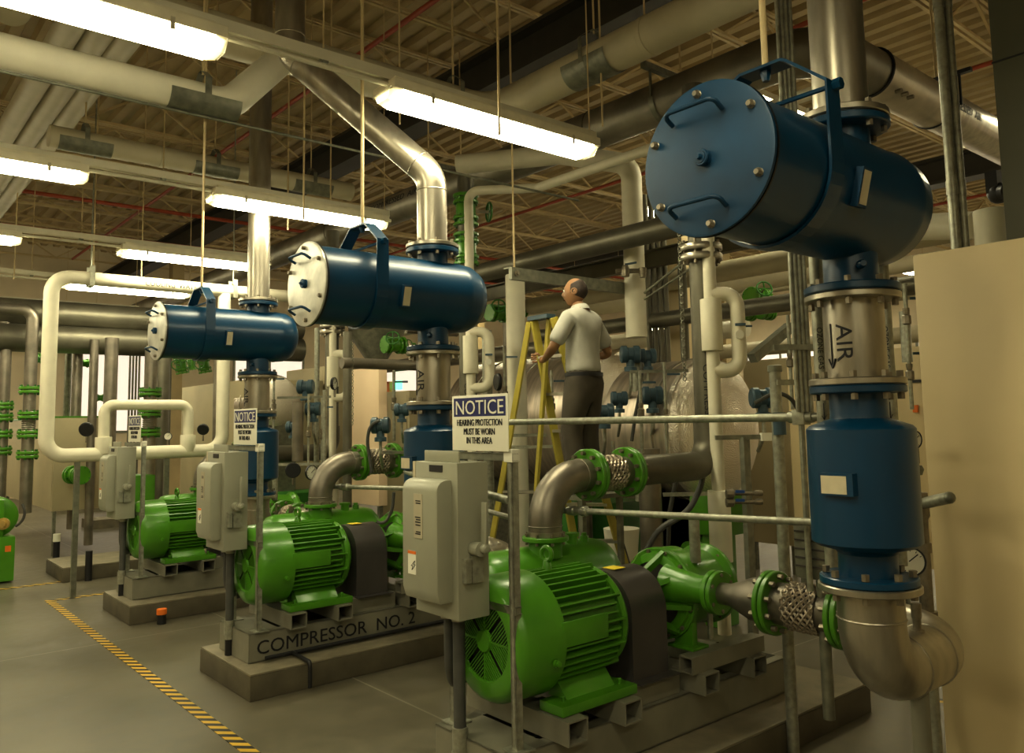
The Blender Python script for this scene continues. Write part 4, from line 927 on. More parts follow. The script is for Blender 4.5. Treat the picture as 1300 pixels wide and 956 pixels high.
# conduit bundle standing left of the nearest spool
t = thing('conduit_bundle', 'bundle of four grey conduits standing left of the nearest AIR spool', 'conduit', at(1016, 527, D=4.3))
pb = at(1016, 430, D=4.3)
for i in range(4):
    q = pb+rt0*(-.032+.0225*i*1.05); MB().cyl((q.x, q.y, 2.09), (q.x, q.y, 5.4), .0115, 10).build('conduit', galv, t)
MB().bar(Vector((pb.x, pb.y, 2.43))-rt0*.15-Vector((.02,.02,0)), Vector((pb.x, pb.y, 2.43))+rt0*.10-Vector((.02,.02,0)), .01, .03, (0,0,1)).build('clamp_strut', galv, t, smooth=False)
# galvanised post with strut, behind
p = at(985, 500, D=5.2)
t = thing('galvanised_post', 'short galvanised post with strut arm left of the conduit bundle', 'post', (p.x, p.y, 0))
pt = at(984, 468, D=5.2); MB().cyl((p.x, p.y, 0), (p.x, p.y, pt.z), .036, 18).build('tube', galv, t)
MB().lathe((p.x, p.y, pt.z-.02), (0,0,1), [(0,.045),(.04,.045),(.045,.03)], 14).build('cap', galvd, t)
MB().bar((p.x-.03, p.y-.03, pt.z-.09), Vector((p.x, p.y, pt.z-.09))+rt0*.30, .02, .035, (0,0,1)).build('strut_arm', galv, t, smooth=False)
MB().cyl((p.x-.04, p.y-.04, pt.z-.42), (p.x-.04, p.y-.04, pt.z-.28), .04, 16).build('coupling', tb, t)
# strut post low behind the loop pipe
p = at(945, 555, D=6.2)
t = thing('strut_stand', 'dark strut stand with valves right of the nearest white loop pipe', 'stand', (p.x, p.y, 0))
MB().box((p.x-.04, p.y-.02, 0), (p.x+.04, p.y+.02, p.z)).build('post', galvd, t, smooth=False)
MB().bar(Vector((p.x,p.y,p.z))-rt0*.22, Vector((p.x,p.y,p.z))+rt0*.16, .04, .035, (0,0,1)).build('arm', galvd, t, smooth=False)
MB().bar(Vector((p.x,p.y,p.z))+rt0*.12-Vector((.02,.02,0)), Vector((p.x,p.y,p.z))+rt0*.2-Vector((.02,.02,0)), .06, .06, (0,0,1)).build('end_guard', signw, t, smooth=False)
for i, yy in enumerate((627, 638)):
    A = at(922, yy, D=6.0); B = at(968, yy-1, D=6.0)
    MB().cyl(A, B, .014, 10).lathe(B, B-A, [(-.06,.02),(-.02,.024),(0,.02)], 10).lathe(A, B-A, [(0,.035),(.05,.035),(.06,.02)], 10).build('ball_valve', bolt, t)
    MB().bar(at(934, yy-3, D=5.96), at(945, yy-3, D=5.96), .02).build('valve_lever', mat('lever_blue', (.02, .08, .3), .4), t, smooth=False)
# conduit columns behind the white loop pipe and cream panel
p = at(836, 430, D=9.6)
t = thing('conduit_bundle', 'tall bundle of brownish conduits between the white jacketed pipe and the cream panel', 'conduit', (p.x, p.y, 0))
for i in range(4):
    q = p+rt0*(-.105+.07*i); MB().cyl((q.x, q.y, 0), (q.x, q.y, 4.75), .034, 12).build('conduit', dsteel, t)
p = at(862, 450, D=10.2)
single('cream_panel', MB().box((p.x-.12, p.y-.2, 0), (p.x+.14, p.y+.12, 4.4)), cream, 'tall narrow cream panel behind the dark discharge riser', 'panel', smooth=False)
# --- right-hand cabinet and what stands around it
t = thing('equipment_cabinet', 'huge smooth cream cabinet filling the right edge', 'cabinet', (5.6, -.5, 0))
zt = at(1160, 324, X=4.6).z; yl = at(1170, 500, X=4.6).y
MB().box((4.6, -4, .08), (6.6, yl, zt)).build('body', cream, t, bevel=.01)
MB().box((4.66, -3.95, 0), (6.55, yl-.05, .08)).build('plinth_base', black, t, smooth=False)
p = at(1168, 640, D=4.3); q = at(1205, 632, D=4.1)
t = thing('steam_pipe_group', 'bare vertical pipe with tee arm and valves between blue filter vessel and cabinet', 'pipe', (p.x, p.y, 0))
MB().tube([(p.x, p.y, .0), (p.x, p.y, p.z), q], .030, .05, 16).build('pipe_run', galv, t)
MB().lathe(p, Vector((0,0,-1)), [(-.06,.04),(.06,.045),(.08,.034),(.20,.034),(.2,.042),(.25,.042),(.25,.034),(.55,.034),(.55,.05),(.59,.05),(.6,.034)], 16).build('fittings', bolt, t)
MB().sphere(q, .031, 12).build('end_cap', galvd, t)
p2 = at(1163, 570, D=4.3)
MB().cyl((p.x, p.y, p.z), (p.x, p.y, p2.z), .010, 8).lathe(at(1166, 603, D=4.3), (0,0,1), [(0,.02),(.03,.03),(.05,.02)], 10).build('gauge_line', galvd, t)
def gauge(px_, py_, D, r_, nrm, lab, dark=True, group='dial gauges'):
    p = at(px_, py_, D=D); nrm = Vector(nrm).normalized(); t = thing('pressure_gauge', lab, 'gauge', (p.x, p.y, p.z-r_), group)
    MB().lathe(p-nrm*.03, nrm, [(0, r_*.9), (.01, r_), (.035, r_), (.035, r_*.9), (.03, r_*.88)], 28).build('case', black, t)
    MB().lathe(p, nrm, [(0, r_*.88), (.001, r_*.88)], 28).build('dial', signw, t)
    u, v, _ = basis(nrm); mb = MB().bar(p+nrm*.003-u*r_*.1, p+nrm*.003+(u*.5+v*.5)*r_, r_*.06)
    for i in range(10):
        a = 2*PI*i/12+.5; e = u*math.cos(a)+v*math.sin(a); mb.bar(p+nrm*.002+e*r_*.68, p+nrm*.002+e*r_*.8, r_*.04)
    mb.build('needle_and_ticks', ink, t, smooth=False)
    MB().cyl(p-Vector((0,0,r_)), p-Vector((0,0,r_+.08)), .012, 8).build('stem', bolt, t)
gauge(1156, 713, 3.95, .070, (-.9, -.55, .1), 'round white dial gauge with black rim between blue filter vessel and cabinet')
gauge(1163, 558, 4.3, .045, (-.2, -.95, 0), 'square-backed black gauge right of the nearest blue filter vessel')
gauge(110, 545, 10.8, .095, (.5, .8, .2), 'black backed gauge left of the white pipe U loop'); gauge(258, 545, 10.8, .075, (.5, .8, .3), 'black backed gauge right of the white pipe U loop')
gauge(213, 554, 11.5, .055, (-.5, -.8, .1), 'small dial gauge under the white pipe U loop'); gauge(425, 487, 9.0, .07, (.6, -.7, 0), 'black gauge on the farthest white loop pipe')
gauge(633, 485, 8.3, .09, (.9, -.3, 0), 'black round gauge right of the middle white loop pipe'); gauge(372, 597, 9.6, .09, (.4, .9, 0), 'black gauge under the farthest discharge pipe')
gauge(396, 600, 9.4, .085, (.2, -.9, 0), 'white dial gauge under the farthest discharge pipe')
p = at(1037, 690, D=4.3)
t = thing('valve_actuator', 'grey ribbed actuator box behind the nearest blue filter vessel, lower left of it', 'actuator', (p.x, p.y, p.z-.2))
MB().box((p.x-.06, p.y-.08, p.z-.18), (p.x+.12, p.y+.1, p.z+.12)).build('housing', galvd, t, bevel=.012)
for i in range(5): MB().box((p.x-.068, p.y-.085, p.z-.12+.045*i), (p.x+.12, p.y+.09, p.z-.11+.045*i)).build('rib', guardm, t, smooth=False)
MB().cyl((p.x+.03, p.y, p.z-.9), (p.x+.03, p.y, p.z-.15), .03).build('stem', galvd, t)
# galvanised conduits right, from the roof
t = thing('conduit_pair', 'pair of galvanised conduits dropping from the roof onto the cream cabinet', 'conduit', (at(1222, 300, D=5.0).x, at(1222, 300, D=5.0).y, 2.9))
p = at(1205, 110, D=5.05)
for s_, r_ in ((-.028, .03), (.028, .024)):
    q = p+rt0*s_; MB().cyl((q.x, q.y, 2.9), (q.x, q.y, ZC), r_, 14).build('conduit', galv, t)
    for z in (3.4, 4.6): MB().lathe((q.x, q.y, z), (0,0,1), [(0,r_*1.15),(.09,r_*1.15)], 14).build('coupling', galv, t)
# tall grey-green panel behind the cabinet
t = thing('duct_riser', 'tall grey-green sheet metal duct above the cream cabinet at the right edge', 'duct', (6.1, 0, 2.95))
pe = at(1277, 290, X=5.4)
MB().box((5.4, -3, 2.97), (7.2, pe.y, ZC-.72)).build('body', panelm, t, smooth=False)
MB().box((5.393, -3, at(1270, 78, X=5.4).z), (5.4, pe.y+.004, at(1270, 78, X=5.4).z+.01)).build('seam', black, t, smooth=False)
pe = at(1240, 290, D=6.4)
t = thing('insulated_pipe', 'cream insulated elbow and vertical pipe just above the right cabinet', 'pipe', (pe.x, pe.y, 2.9))
za = at(1200, 290, D=6.6).z
MB().tube([at(1120, 292, D=7.4), at(1180, 288, D=7.0), at(1238, 286, D=6.6)], .115, .4, 24).build('elbow_run', white, t)
pv = at(1259, 290, D=6.4); MB().cyl((pv.x, pv.y, 2.4), (pv.x, pv.y, at(1259, 266, D=6.4).z), .125, 28).build('lagging', white, t, bevel=.01)
p = at(1268, 245, D=7.5); single('wall_camera', MB().sphere(p, .1, 16).lathe(p, (-.5,-.8,-.1), [(0,.08),(.12,.08),(.13,.05)], 16).box(p-Vector((.08,.02,.0)), p+Vector((.08,.08,.2))), black, 'black round lamp or speaker at the right end of the air header', 'fixture')
# --- cooling water loop at left
WY = 11.4
def wl(x_, y_): return at(x_, y_, Y=WY)
v0 = wl(62, 460).x; v1 = wl(283, 500).x; zb_ = wl(150, 576).z; ztp = wl(150, 357).z
t = thing('cooling_water_pipe', 'white insulated pipe marked COOLING WATER forming a tall frame at left', 'pipe', ((v0+v1)/2, WY, zb_-.1))
MB().tube([(6.2, WY, ztp), (v0, WY, ztp), (v0, WY, zb_), (v1, WY, zb_), (v1, WY, ztp-.05)], .088, .22, 24).build('pipe_run', white, t)
u0, u1 = wl(132, 540).x, wl(239, 540).x; zu = wl(185, 514).z
MB().tube([(u0, WY, zb_), (u0, WY, zu), (u1, WY, zu), (u1, WY, zb_)], .068, .12, 20).build('bypass_loop', white, t)
for q in (u0, u1): MB().cyl((q, WY, zb_), (q, WY, zb_+.22), .10, 22).build('thick_lagging', white, t, bevel=.008)
lettering('COOLING  WATER', .085, (wl(182, 358).x, WY-.07, ztp-.03), (1,0,0), (0,-.3,.95), ink, t, wrap=((0, WY, ztp), (1,0,0), .0885))
for q in (wl(115, 360).x, wl(296, 360).x):
    MB().box((q-.03, WY-.1, ztp-.1), (q+.03, WY-.095, ztp+.16)).box((q-.03, WY+.095, ztp-.1), (q+.03, WY+.1, ztp+.16)).box((q-.03, WY-.1, ztp-.105), (q+.03, WY+.1, ztp-.095)).cyl((q, WY, ztp+.1), (q, WY, ZC-.6), .01, 8).build('hanger', galv, t, smooth=False)
for i, (x_, y_) in enumerate(((97, 620), (210, 640))):
    p = wl(x_, y_); single('support_post', MB().box((p.x-.03, WY-.03, 0), (p.x+.03, WY+.03, zb_-.08)), galvd, 'grey post under the white loop pipe, %s' % ('left one' if i == 0 else 'right one behind the smallest isolator'), 'post', smooth=False)
# --- left manifolds and steel columns
MYY = 15.5
for i, (y_, r_) in enumerate(((398, .22), (430, .24))):
    p = at(60, y_, Y=MYY); pipe('steel_manifold', ('upper' if i == 0 else 'lower')+' big steel header crossing behind the left white pipe', [(-2, MYY, p.z), (p.x+4.6, MYY, p.z)], r_, dsteel, 'pipe', 'steel headers at far left', n=24)
def vcol(px_, pyt, pyb, D, r_, m, lab, flg=(), name='steel_pipe', group=None, wheel=False, braid=None, elbow=None):
    a = at(px_, (pyt+pyb)/2, D=D); zt_ = at(px_, pyt, D=D).z; zb2 = max(0, at(px_, pyb, D=D).z)
    t = thing(name, lab, 'pipe', (a.x, a.y, zb2), group)
    pts = [(a.x, a.y, zb2), (a.x, a.y, zt_)]
    if elbow: pts.append((a.x+elbow[0], a.y+elbow[1], zt_+elbow[2]))
    MB().tube(pts, r_, r_*1.8, 20).build('pipe_run', m, t)
    for yy in flg:
        z = at(px_, yy, D=D).z; mb = MB(); flange(mb, (a.x, a.y, z-.03), (0,0,1), r_*1.75, .045, 24); flange(mb, (a.x, a.y, z+.03), (0,0,1), r_*1.75, .045, 24); mb.build('green_flange', green, t)
        MB().bolts((a.x, a.y, z), (0,0,1), r_*1.45, 8, .016, .16).build('flange_bolts', dgreen, t)
    if braid:
        z0, z1 = at(px_, braid[1], D=D).z, at(px_, braid[0], D=D).z
        mb = MB(); n = int((z1-z0)/.03)
        for i in range(n): mb.torus((a.x, a.y, z0+(i+.5)*(z1-z0)/n), (0,0,1), r_*1.02, .012, 20, 6)
        mb.build('bellows', steel2, t)
    return t
vcol(37, 392, 650, 13.0, .092, steel2, 'steel drop pipe with green flanges left of the tall white pipe', (495, 527, 551, 577), braid=(531, 548), elbow=(-.6, 0, 0))
vcol(4, 405, 650, 13.2, .085, steel2, 'steel drop pipe with green flanges cut by the left picture edge', (515, 530, 551, 572), elbow=(-.6, 0, 0))
vcol(139, 428, 640, 13.6, .105, steel2, 'bare steel column with pale collar behind the U loop, left', ())
vcol(190, 440, 640, 12.9, .098, steel2, 'steel pipe with green flanges seen through the white U loop', (498, 524, 549), braid=(527, 545))
vcol(95, 445, 670, 14.2, .085, steel2, 'steel column right of the tall white pipe, first', ())
vcol(116, 430, 690, 13.8, .07, steel2, 'steel column right of the tall white pipe, second', ())
vcol(205, 440, 660, 14.5, .12, dsteel, 'dark steel pipe between the U loop and the beige cabinet', ())
vcol(84, 440, 640, 15.5, .06, galvd, 'thin grey column close right of the tall white pipe', ())
for i, x_ in enumerate((164, 168, 172, 176, 200, 206, 211, 216)):
    a = at(x_, 500, D=17); single('wall_conduit', MB().cyl((a.x, a.y, 0), (a.x, a.y, 3.9), .022, 8), dsteel, 'one of the thin conduits against the bright wall behind the U loop', 'conduit', 'thin conduits against the bright wall')
# bright partition walls
pw = at(170, 500, D=18.5)
def face_panel(name, x0, y0, x1, y1, D, m, lab, cat, depth=.8, top=None, group=None, trimm=None):
    """box cabinet whose face looks along -X, its face spanning the pixels given at depth D"""
    c_ = at((x0+x1)/2, (y0+y1)/2, D=D); A = at(x0, (y0+y1)/2, X=c_.x); B = at(x1, (y0+y1)/2, X=c_.x)
    zt_ = at((x0+x1)/2, y0, X=c_.x).z; zb2 = at((x0+x1)/2, y1, X=c_.x).z
    zb2 = 0 if zb2 < .25 else zb2
    t = thing(name, lab, cat, (c_.x+depth/2, (A.y+B.y)/2, zb2), group)
    MB().box((c_.x, B.y, zb2), (c_.x+depth, A.y, zt_)).build('body', m, t, bevel=.01)
    if trimm: MB().box((c_.x-.006, B.y+.06, zb2+.06), (c_.x, A.y-.06, zt_-.06)).build('door', trimm, t, bevel=.003)
    if zb2 > .3:
        for yy in (B.y+.05, A.y-.05): MB().box((c_.x+.02, yy-.025, 0), (c_.x+.07, yy+.025, zb2)).build('leg', galvd, t, smooth=False)
    return t, c_.x, A.y, B.y, zt_, zb2
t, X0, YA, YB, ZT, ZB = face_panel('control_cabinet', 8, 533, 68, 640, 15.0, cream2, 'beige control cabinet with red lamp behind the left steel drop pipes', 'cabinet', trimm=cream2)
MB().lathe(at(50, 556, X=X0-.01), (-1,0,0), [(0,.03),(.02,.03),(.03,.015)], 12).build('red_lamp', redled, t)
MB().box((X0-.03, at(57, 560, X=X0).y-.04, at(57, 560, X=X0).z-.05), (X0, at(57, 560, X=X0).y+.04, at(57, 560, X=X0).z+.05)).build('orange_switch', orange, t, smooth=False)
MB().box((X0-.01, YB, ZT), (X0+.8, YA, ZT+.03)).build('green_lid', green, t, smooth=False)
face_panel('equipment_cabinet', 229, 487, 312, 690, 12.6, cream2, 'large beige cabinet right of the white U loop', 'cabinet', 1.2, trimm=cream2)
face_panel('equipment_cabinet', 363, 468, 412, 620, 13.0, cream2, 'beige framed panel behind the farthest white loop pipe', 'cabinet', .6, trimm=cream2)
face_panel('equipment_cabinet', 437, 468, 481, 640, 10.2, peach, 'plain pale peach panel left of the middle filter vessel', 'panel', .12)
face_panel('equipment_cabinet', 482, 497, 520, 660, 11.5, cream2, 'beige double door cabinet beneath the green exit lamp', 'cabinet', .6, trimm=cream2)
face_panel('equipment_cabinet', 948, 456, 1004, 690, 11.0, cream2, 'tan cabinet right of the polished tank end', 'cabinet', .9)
t, X0, YA, YB, ZT, ZB = face_panel('equipment_cabinet', 1004, 452, 1060, 690, 8.0, cream, 'cream cabinet behind the conduit bundle and blue filter vessel', 'cabinet', .9, trimm=cream)
t, X0, YA, YB, ZT, ZB = face_panel('equipment_cabinet', 1128, 440, 1190, 720, 6.8, cream, 'cream electrical cabinet with orange button beside the huge right cabinet', 'cabinet', .9, trimm=cream)
q = at(1163, 519, X=X0-.01); MB().box((q.x-.02, q.y-.02, q.z-.03), (q.x, q.y+.02, q.z+.03)).build('orange_button', orange, t, smooth=False)
q = at(1164, 484, X=X0-.01); MB().box((q.x-.01, q.y-.05, q.z-.012), (q.x, q.y+.05, q.z+.012)).build('name_tag', black, t, smooth=False)
# exit lamps
p = at(506, 489, D=14.5); single('exit_lamp', MB().box(p-Vector((.05,.05,.08)), p+Vector((.05,.05,.08))), greenled, 'small bright green lamp between the peach panel and middle spool', 'lamp', smooth=False)
p = at(494, 493, D=14.6); single('orange_sign', MB().box(p-Vector((.03,.06,.12)), p+Vector((.03,.06,.12))), orange, 'small orange marker left of the green lamp', 'sign', smooth=False)
# polished tanks with domed ends (axis Y, near end toward -Y)
swirl = bpy.data.materials.new('swirl_brushed'); swirl.use_nodes = True
_n = swirl.node_tree; _p = _n.nodes['Principled BSDF']; _p.inputs['Metallic'].default_value = .55; _p.inputs['Roughness'].default_value = .3; _p.inputs['Base Color'].default_value = (.85, .78, .66, 1)
_t = _n.nodes.new('ShaderNodeTexCoord'); _w = _n.nodes.new('ShaderNodeTexWave'); _w.wave_type = 'RINGS'; _w.rings_direction = 'Y'; _w.inputs['Scale'].default_value = 16; _w.inputs['Distortion'].default_value = 14; _w.inputs['Detail'].default_value = 3
_bp = _n.nodes.new('ShaderNodeBump'); _bp.inputs['Strength'].default_value = .35; _bp.inputs['Distance'].default_value = .02
_mp = _n.nodes.new('ShaderNodeMapping'); _mp.inputs['Location'].default_value = (0, 0, -.76)
_n.links.new(_t.outputs['Object'], _mp.inputs['Vector']); _n.links.new(_mp.outputs[0], _w.inputs['Vector']); _n.links.new(_w.outputs['Fac'], _bp.inputs['Height']); _n.links.new(_bp.outputs[0], _p.inputs['Normal'])
def tank(px_, py_, D, R, L, lab):
    c_ = at(px_, py_, D=D); t = thing('polished_tank', lab, 'tank', (c_.x, c_.y+L/2, c_.z-R), 'polished horizontal tanks')
    MB().lathe((c_.x, c_.y+.12, c_.z), (0,1,0), [(0, R), (L, R)], 56, cap=False).build('jacket', shiny, t)
    pr = [(.12+.03, R*1.0), (.12, R*1.015), (.08, R*1.015)]+[(.12-.30*math.sin(PI/2*i/8)+.0, R*math.cos(PI/2*i/8)) for i in range(0, 9)]
    MB().lathe((c_.x, c_.y, c_.z), (0,1,0), pr[::-1], 56, cap=False).build('domed_end', swirl, t)
    for yy in (.3, 1.3, 2.3):
        if yy < L: MB().torus((c_.x, c_.y+yy, c_.z), (0,1,0), R*1.002, .012, 56).build('joint_band', steel, t)
    for yy in (.5, L-.4): MB().box((c_.x-R*.7, c_.y+yy-.06, 0), (c_.x+R*.7, c_.y+yy+.06, c_.z-R*.75)).build('saddle', galvd, t, smooth=False)
    return t
tank(915, 545, 8.6, .76, .9, 'polished horizontal tank with swirl brushed domed end right of the white loop pipe')
tank(800, 532, 10.6, .92, 2.8, 'polished horizontal tank behind the man')
tank(350, 512, 11.9, .42, .4, 'polished tank glimpsed right of the farthest AIR spool')
# green machine at the far left edge and green motor behind smallest isolator
p = at(6, 668, D=11.2)
t = thing('green_machine', 'green boxy machine with yellow and red stickers cut by the left edge', 'machine', (p.x, p.y, 0))
MB().box((p.x-.5, p.y-.1, .02), (p.x+.12, p.y+.5, .62)).build('base_casing', green, t, bevel=.02)
MB().lathe((p.x-.1, p.y+.3, .88), (0,-1,0), [(-.3, .25), (0, .28), (.2, .28), (.24, .2)], 28).box((p.x-.45, p.y-.05, .62), (p.x-.02, p.y+.5, 1.12)).build('head', green, t, bevel=.01)
MB().lathe((p.x-.02, p.y-.06, .80), (-.5,-1,0), [(0,.08),(.05,.08),(.05,.05),(.1,.05)], 16).build('brass_valve', mat('brass', (.5, .36, .12), .4, .6), t)
MB().box((p.x+.0, p.y-.106, .42), (p.x+.07, p.y-.1, .50)).build('red_sticker', orange, t, smooth=False)
p = at(172, 655, D=12.5)
t = thing('green_cabinet', 'narrow green machine behind the smallest isolator box', 'machine', (p.x, p.y, 0))
MB().box((p.x-.1, p.y-.2, .1), (p.x+.22, p.y+.3, 1.35)).build('casing', green, t, bevel=.015)
MB().box((p.x-.106, p.y-.1, .85), (p.x-.1, p.y+.1, 1.05)).build('yellow_sticker', mat('brass', (.5, .36, .12)), t, smooth=False)
MB().box((p.x-.106, p.y-.1, .55), (p.x-.1, p.y+.1, .63)).build('red_sticker', orange, t, smooth=False)
p = at(97, 603, D=13.2); gate_valve(p, (.2, -.98, 0), .15, 'round green blank flange under the tall white pipe at left')
for i, (x_, y_, D_, r_) in enumerate(((230, 464, 12.5, .10), (259, 463, 12.5, .10), (243, 463, 13.5, .07), (117, 437, 15, .11), (107, 461, 16, .09), (127, 505, 15, .07), (56, 455, 16, .10))):
    p = at(x_, y_, D=D_); gate_valve(p, (-.2, 0, 1) if i < 3 else (1, 0, 0), r_, 'small green hand wheel valve %s' % ('under the farthest silencer, left', 'under the farthest silencer, right', 'between two wheels under the farthest silencer', 'on the far left manifold', 'below the manifold valve at left', 'beside the left white loop', 'above the left beige cabinet')[i], 'small green valves', wheel=(-.6, -.75, 0))
for i, (x_, y_, D_, r_, lb) in enumerate(((500, 438, 11, .12, 'green valve seen under the middle silencer, left of its neck'), (518, 442, 11.3, .08, 'smaller green valve left of the middle spool'), (632, 398, 11, .12, 'green valve right of the middle silencer end'), (660, 396, 12, .08, 'small green valve left of the ladder top'), (700, 388, 13, .08, 'green valve just left of the head of the man'),
        (962, 378, 10.5, .13, 'green chain valve right of the nearest U loop, upper'), (948, 398, 11, .1, 'green valve right of the nearest U loop, lower'), (972, 397, 11, .1, 'green valve left of the conduit bundle'), (886, 700, 8.5, .12, 'green machine part seen under the drain rail'))):
    gate_valve(at(x_, y_, D=D_), (1, 0, 0), r_, lb, 'green valves in the far aisle', wheel=(-.5, -.7, .3))
# green trough machine behind the nearest separator
p = at(760, 680, D=9.5)
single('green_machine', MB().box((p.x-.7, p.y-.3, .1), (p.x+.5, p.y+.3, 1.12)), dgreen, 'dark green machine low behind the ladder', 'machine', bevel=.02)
p = at(908, 665, D=8.2)
single('green_machine', MB().box((p.x-.15, p.y-.2, .9), (p.x+.3, p.y+.2, 1.3)).box((p.x-.1, p.y-.1, 0), (p.x+.2, p.y+.1, .9)), green, 'small green machine behind the nearest white loop pipe', 'machine', bevel=.02)
p = at(355, 618, D=11.6)
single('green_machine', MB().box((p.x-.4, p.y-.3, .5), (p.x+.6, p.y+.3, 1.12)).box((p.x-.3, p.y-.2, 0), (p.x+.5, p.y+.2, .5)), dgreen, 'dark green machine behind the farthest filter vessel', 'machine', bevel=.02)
# vertical pipes of the middle ground
for a_ in ((620, 418, 700, 9.4, .058, galv, 'speckled grey pipe marked with small letters left of the ladder'), (657, 345, 700, 9.8, .12, white, 'white insulated column behind the ladder'),
           (605, 250, 420, 8.4, .09, dsteel, 'steel riser beside the white elbow right of the middle silencer') if 0 else (645, 400, 560, 11.5, .06, steel2, 'thin steel pipe behind the ladder top'),
           (402, 415, 640, 10.9, .035, galv, 'thin pipe left of the farthest white loop pipe'), (441, 420, 640, 9.8, .055, dsteel, 'dark steel pipe right of the farthest white loop pipe'),
           (275, 430, 560, 12.0, .05, steel2, 'narrow pipe right of the beige cabinet'), (1150, 395, 460, 6.6, .04, galv, 'short vertical tube left of the huge cabinet top'),
           (378, 510, 585, 10.3, .07, steel2, 'stub pipe with cap in front of the beige framed panel'), (412, 495, 585, 10.0, .025, galv, 'slim tube beside the farthest loop pipe'),
           (742, 560, 700, 8.8, .08, steel2, 'steel pipe behind the first green discharge flange'), (700, 600, 700, 8.2, .05, dsteel, 'dark pipe behind the nearest steel elbow'), (826, 570, 716, 7.9, .11, steel2, 'wide steel pipe with tubes right of the discharge hose'),
           (868, 330, 470, 9.3, .05, dsteel, 'dark pipe left of the nearest white loop pipe')):
    vcol(a_[0], a_[1], a_[2], a_[3], a_[4], a_[5], a_[6], name='vertical_pipe')
# chain for valve beside riser
mb = MB(); p = at(867, 420, D=6.6)
for i in range(40): mb.torus((p.x, p.y, 3.75-.035*i), (1, .2, 0) if i % 2 else (.2, 1, 0), .016, .004, 8, 5)
single('valve_chain', mb, galvd, 'hanging steel valve chain left of the nearest discharge riser', 'chain')
mb = MB(); p = at(447, 455, D=8.8)
for i in range(26): mb.torus((p.x, p.y, 2.95-.035*i), (1, .2, 0) if i % 2 else (.2, 1, 0), .016, .004, 8, 5)
single('valve_chain', mb, galvd, 'hanging steel valve chain right of the farthest loop pipe', 'chain')
# far horizontal pipes
for i, (x0, y0, x1, D, r_, m, lb) in enumerate(((700, 373, 1000, 14, .18, white2, 'long pale pipe behind the head of the man'), (650, 440, 830, 15, .14, white, 'bright pipe far behind the shoulder of the man'), (560, 460, 520, 13, .10, steel2, 'far grey pipe left of the middle spool'),
        (930, 388, 1010, 8.5, .09, dsteel, 'grey pipe hung right of the nearest U loop'), (880, 440, 1100, 13, .12, white2, 'far pale pipe behind the conduit bundle'), (1110, 370, 1200, 12, .12, white2, 'far cream pipe left of the huge cabinet'), (920, 365, 1010, 16, .14, white2, 'cream pipe deep right of the nearest U loop'))):
    p = at((x0+x1)/2, y0, D=D); pipe('far_pipe', lb, [(p.x, p.y-3.5, p.z), (p.x, p.y+3.5, p.z)], r_, m, 'pipe', n=14)
for i, (x_, y_, D, lb) in enumerate(((470, 462, 9.0, 'steel cross pipe with orange tag left of the middle spool'), (430, 400, 11.5, 'steel cross pipe behind the middle silencer'), (540, 420, 12.5, 'far steel cross pipe under the middle silencer'))):
    p = at(x_, y_, D=D); pipe('far_pipe', lb, [(p.x-.35, p.y, p.z), (p.x+.6, p.y, p.z)], .06, steel2, 'pipe', n=14)
# grey sloping duct and arm right of the U loop
single('sloping_duct', MB().bar(at(955, 455, D=7.5), at(1003, 415, D=7.8), .09, .09), galvd, 'grey sloping strut with red label right of the polished tank', 'strut', smooth=False)
single('valve_yoke', MB().cyl(at(818, 372, D=7.4), at(886, 318, D=6.9), .012, 8).cyl(at(818, 380, D=7.4), at(886, 335, D=6.9), .010, 8), galvd, 'two thin rods from the white jacketed pipe to the flanged riser', 'rod')
p = at(806, 344, D=8.5); t = thing('small_valve', 'cluster of small valves on the tall white jacketed pipe', 'valve', (p.x, p.y, p.z-.08))
MB().cyl(p-rt0*.2, p+rt0*.12, .025, 10).lathe(p-rt0*.1, (0,0,1), [(-.06,.04),(.0,.05),(.06,.03)], 12).lathe(p+rt0*.08, (0,0,1), [(-.07,.035),(.03,.045)], 12).build('valve_body', bolt, t)
MB().bar(p-rt0*.1+Vector((0,0,.07)), p+rt0*.02+Vector((0,0,.09)), .02).build('lever', tb, t)
# ceiling level clutter: thin rods
rods = [(260, 160, 6.2, 'cream rod left of the grey column'), (507, 60, 7.5, 'thin rod above the diagonal riser'), (575, 70, 8, 'dark thin rod right of the diagonal riser'), (632, 60, 5.6, 'cream rod down to the right light fixture'), (386, 180, 7.6, 'thin cream rod just left of the diagonal riser'), (366, 200, 9, 'thin rod right of the grey column'), (420, 190, 9.6, 'far thin rod below the diagonal riser'), (180, 330, 11, 'thin rod above the cooling water pipe'), (20, 300, 12, 'thin rod over the left light row'), (120, 290, 11, 'thin rod over the third light row'), (762, 60, 7, 'cream rod above the grey shield'), (903, 40, 9, 'cream rod above the nearest silencer')]
for x_, y_, D, lb in rods:
    p = at(x_, y_, D=D); zz = at(x_, min(y_+60, 330), D=D).z; single('hanger_rod', MB().cyl((p.x, p.y, zz-.3), (p.x, p.y, ZC-.3), .009, 6), joistm, lb, 'rod')
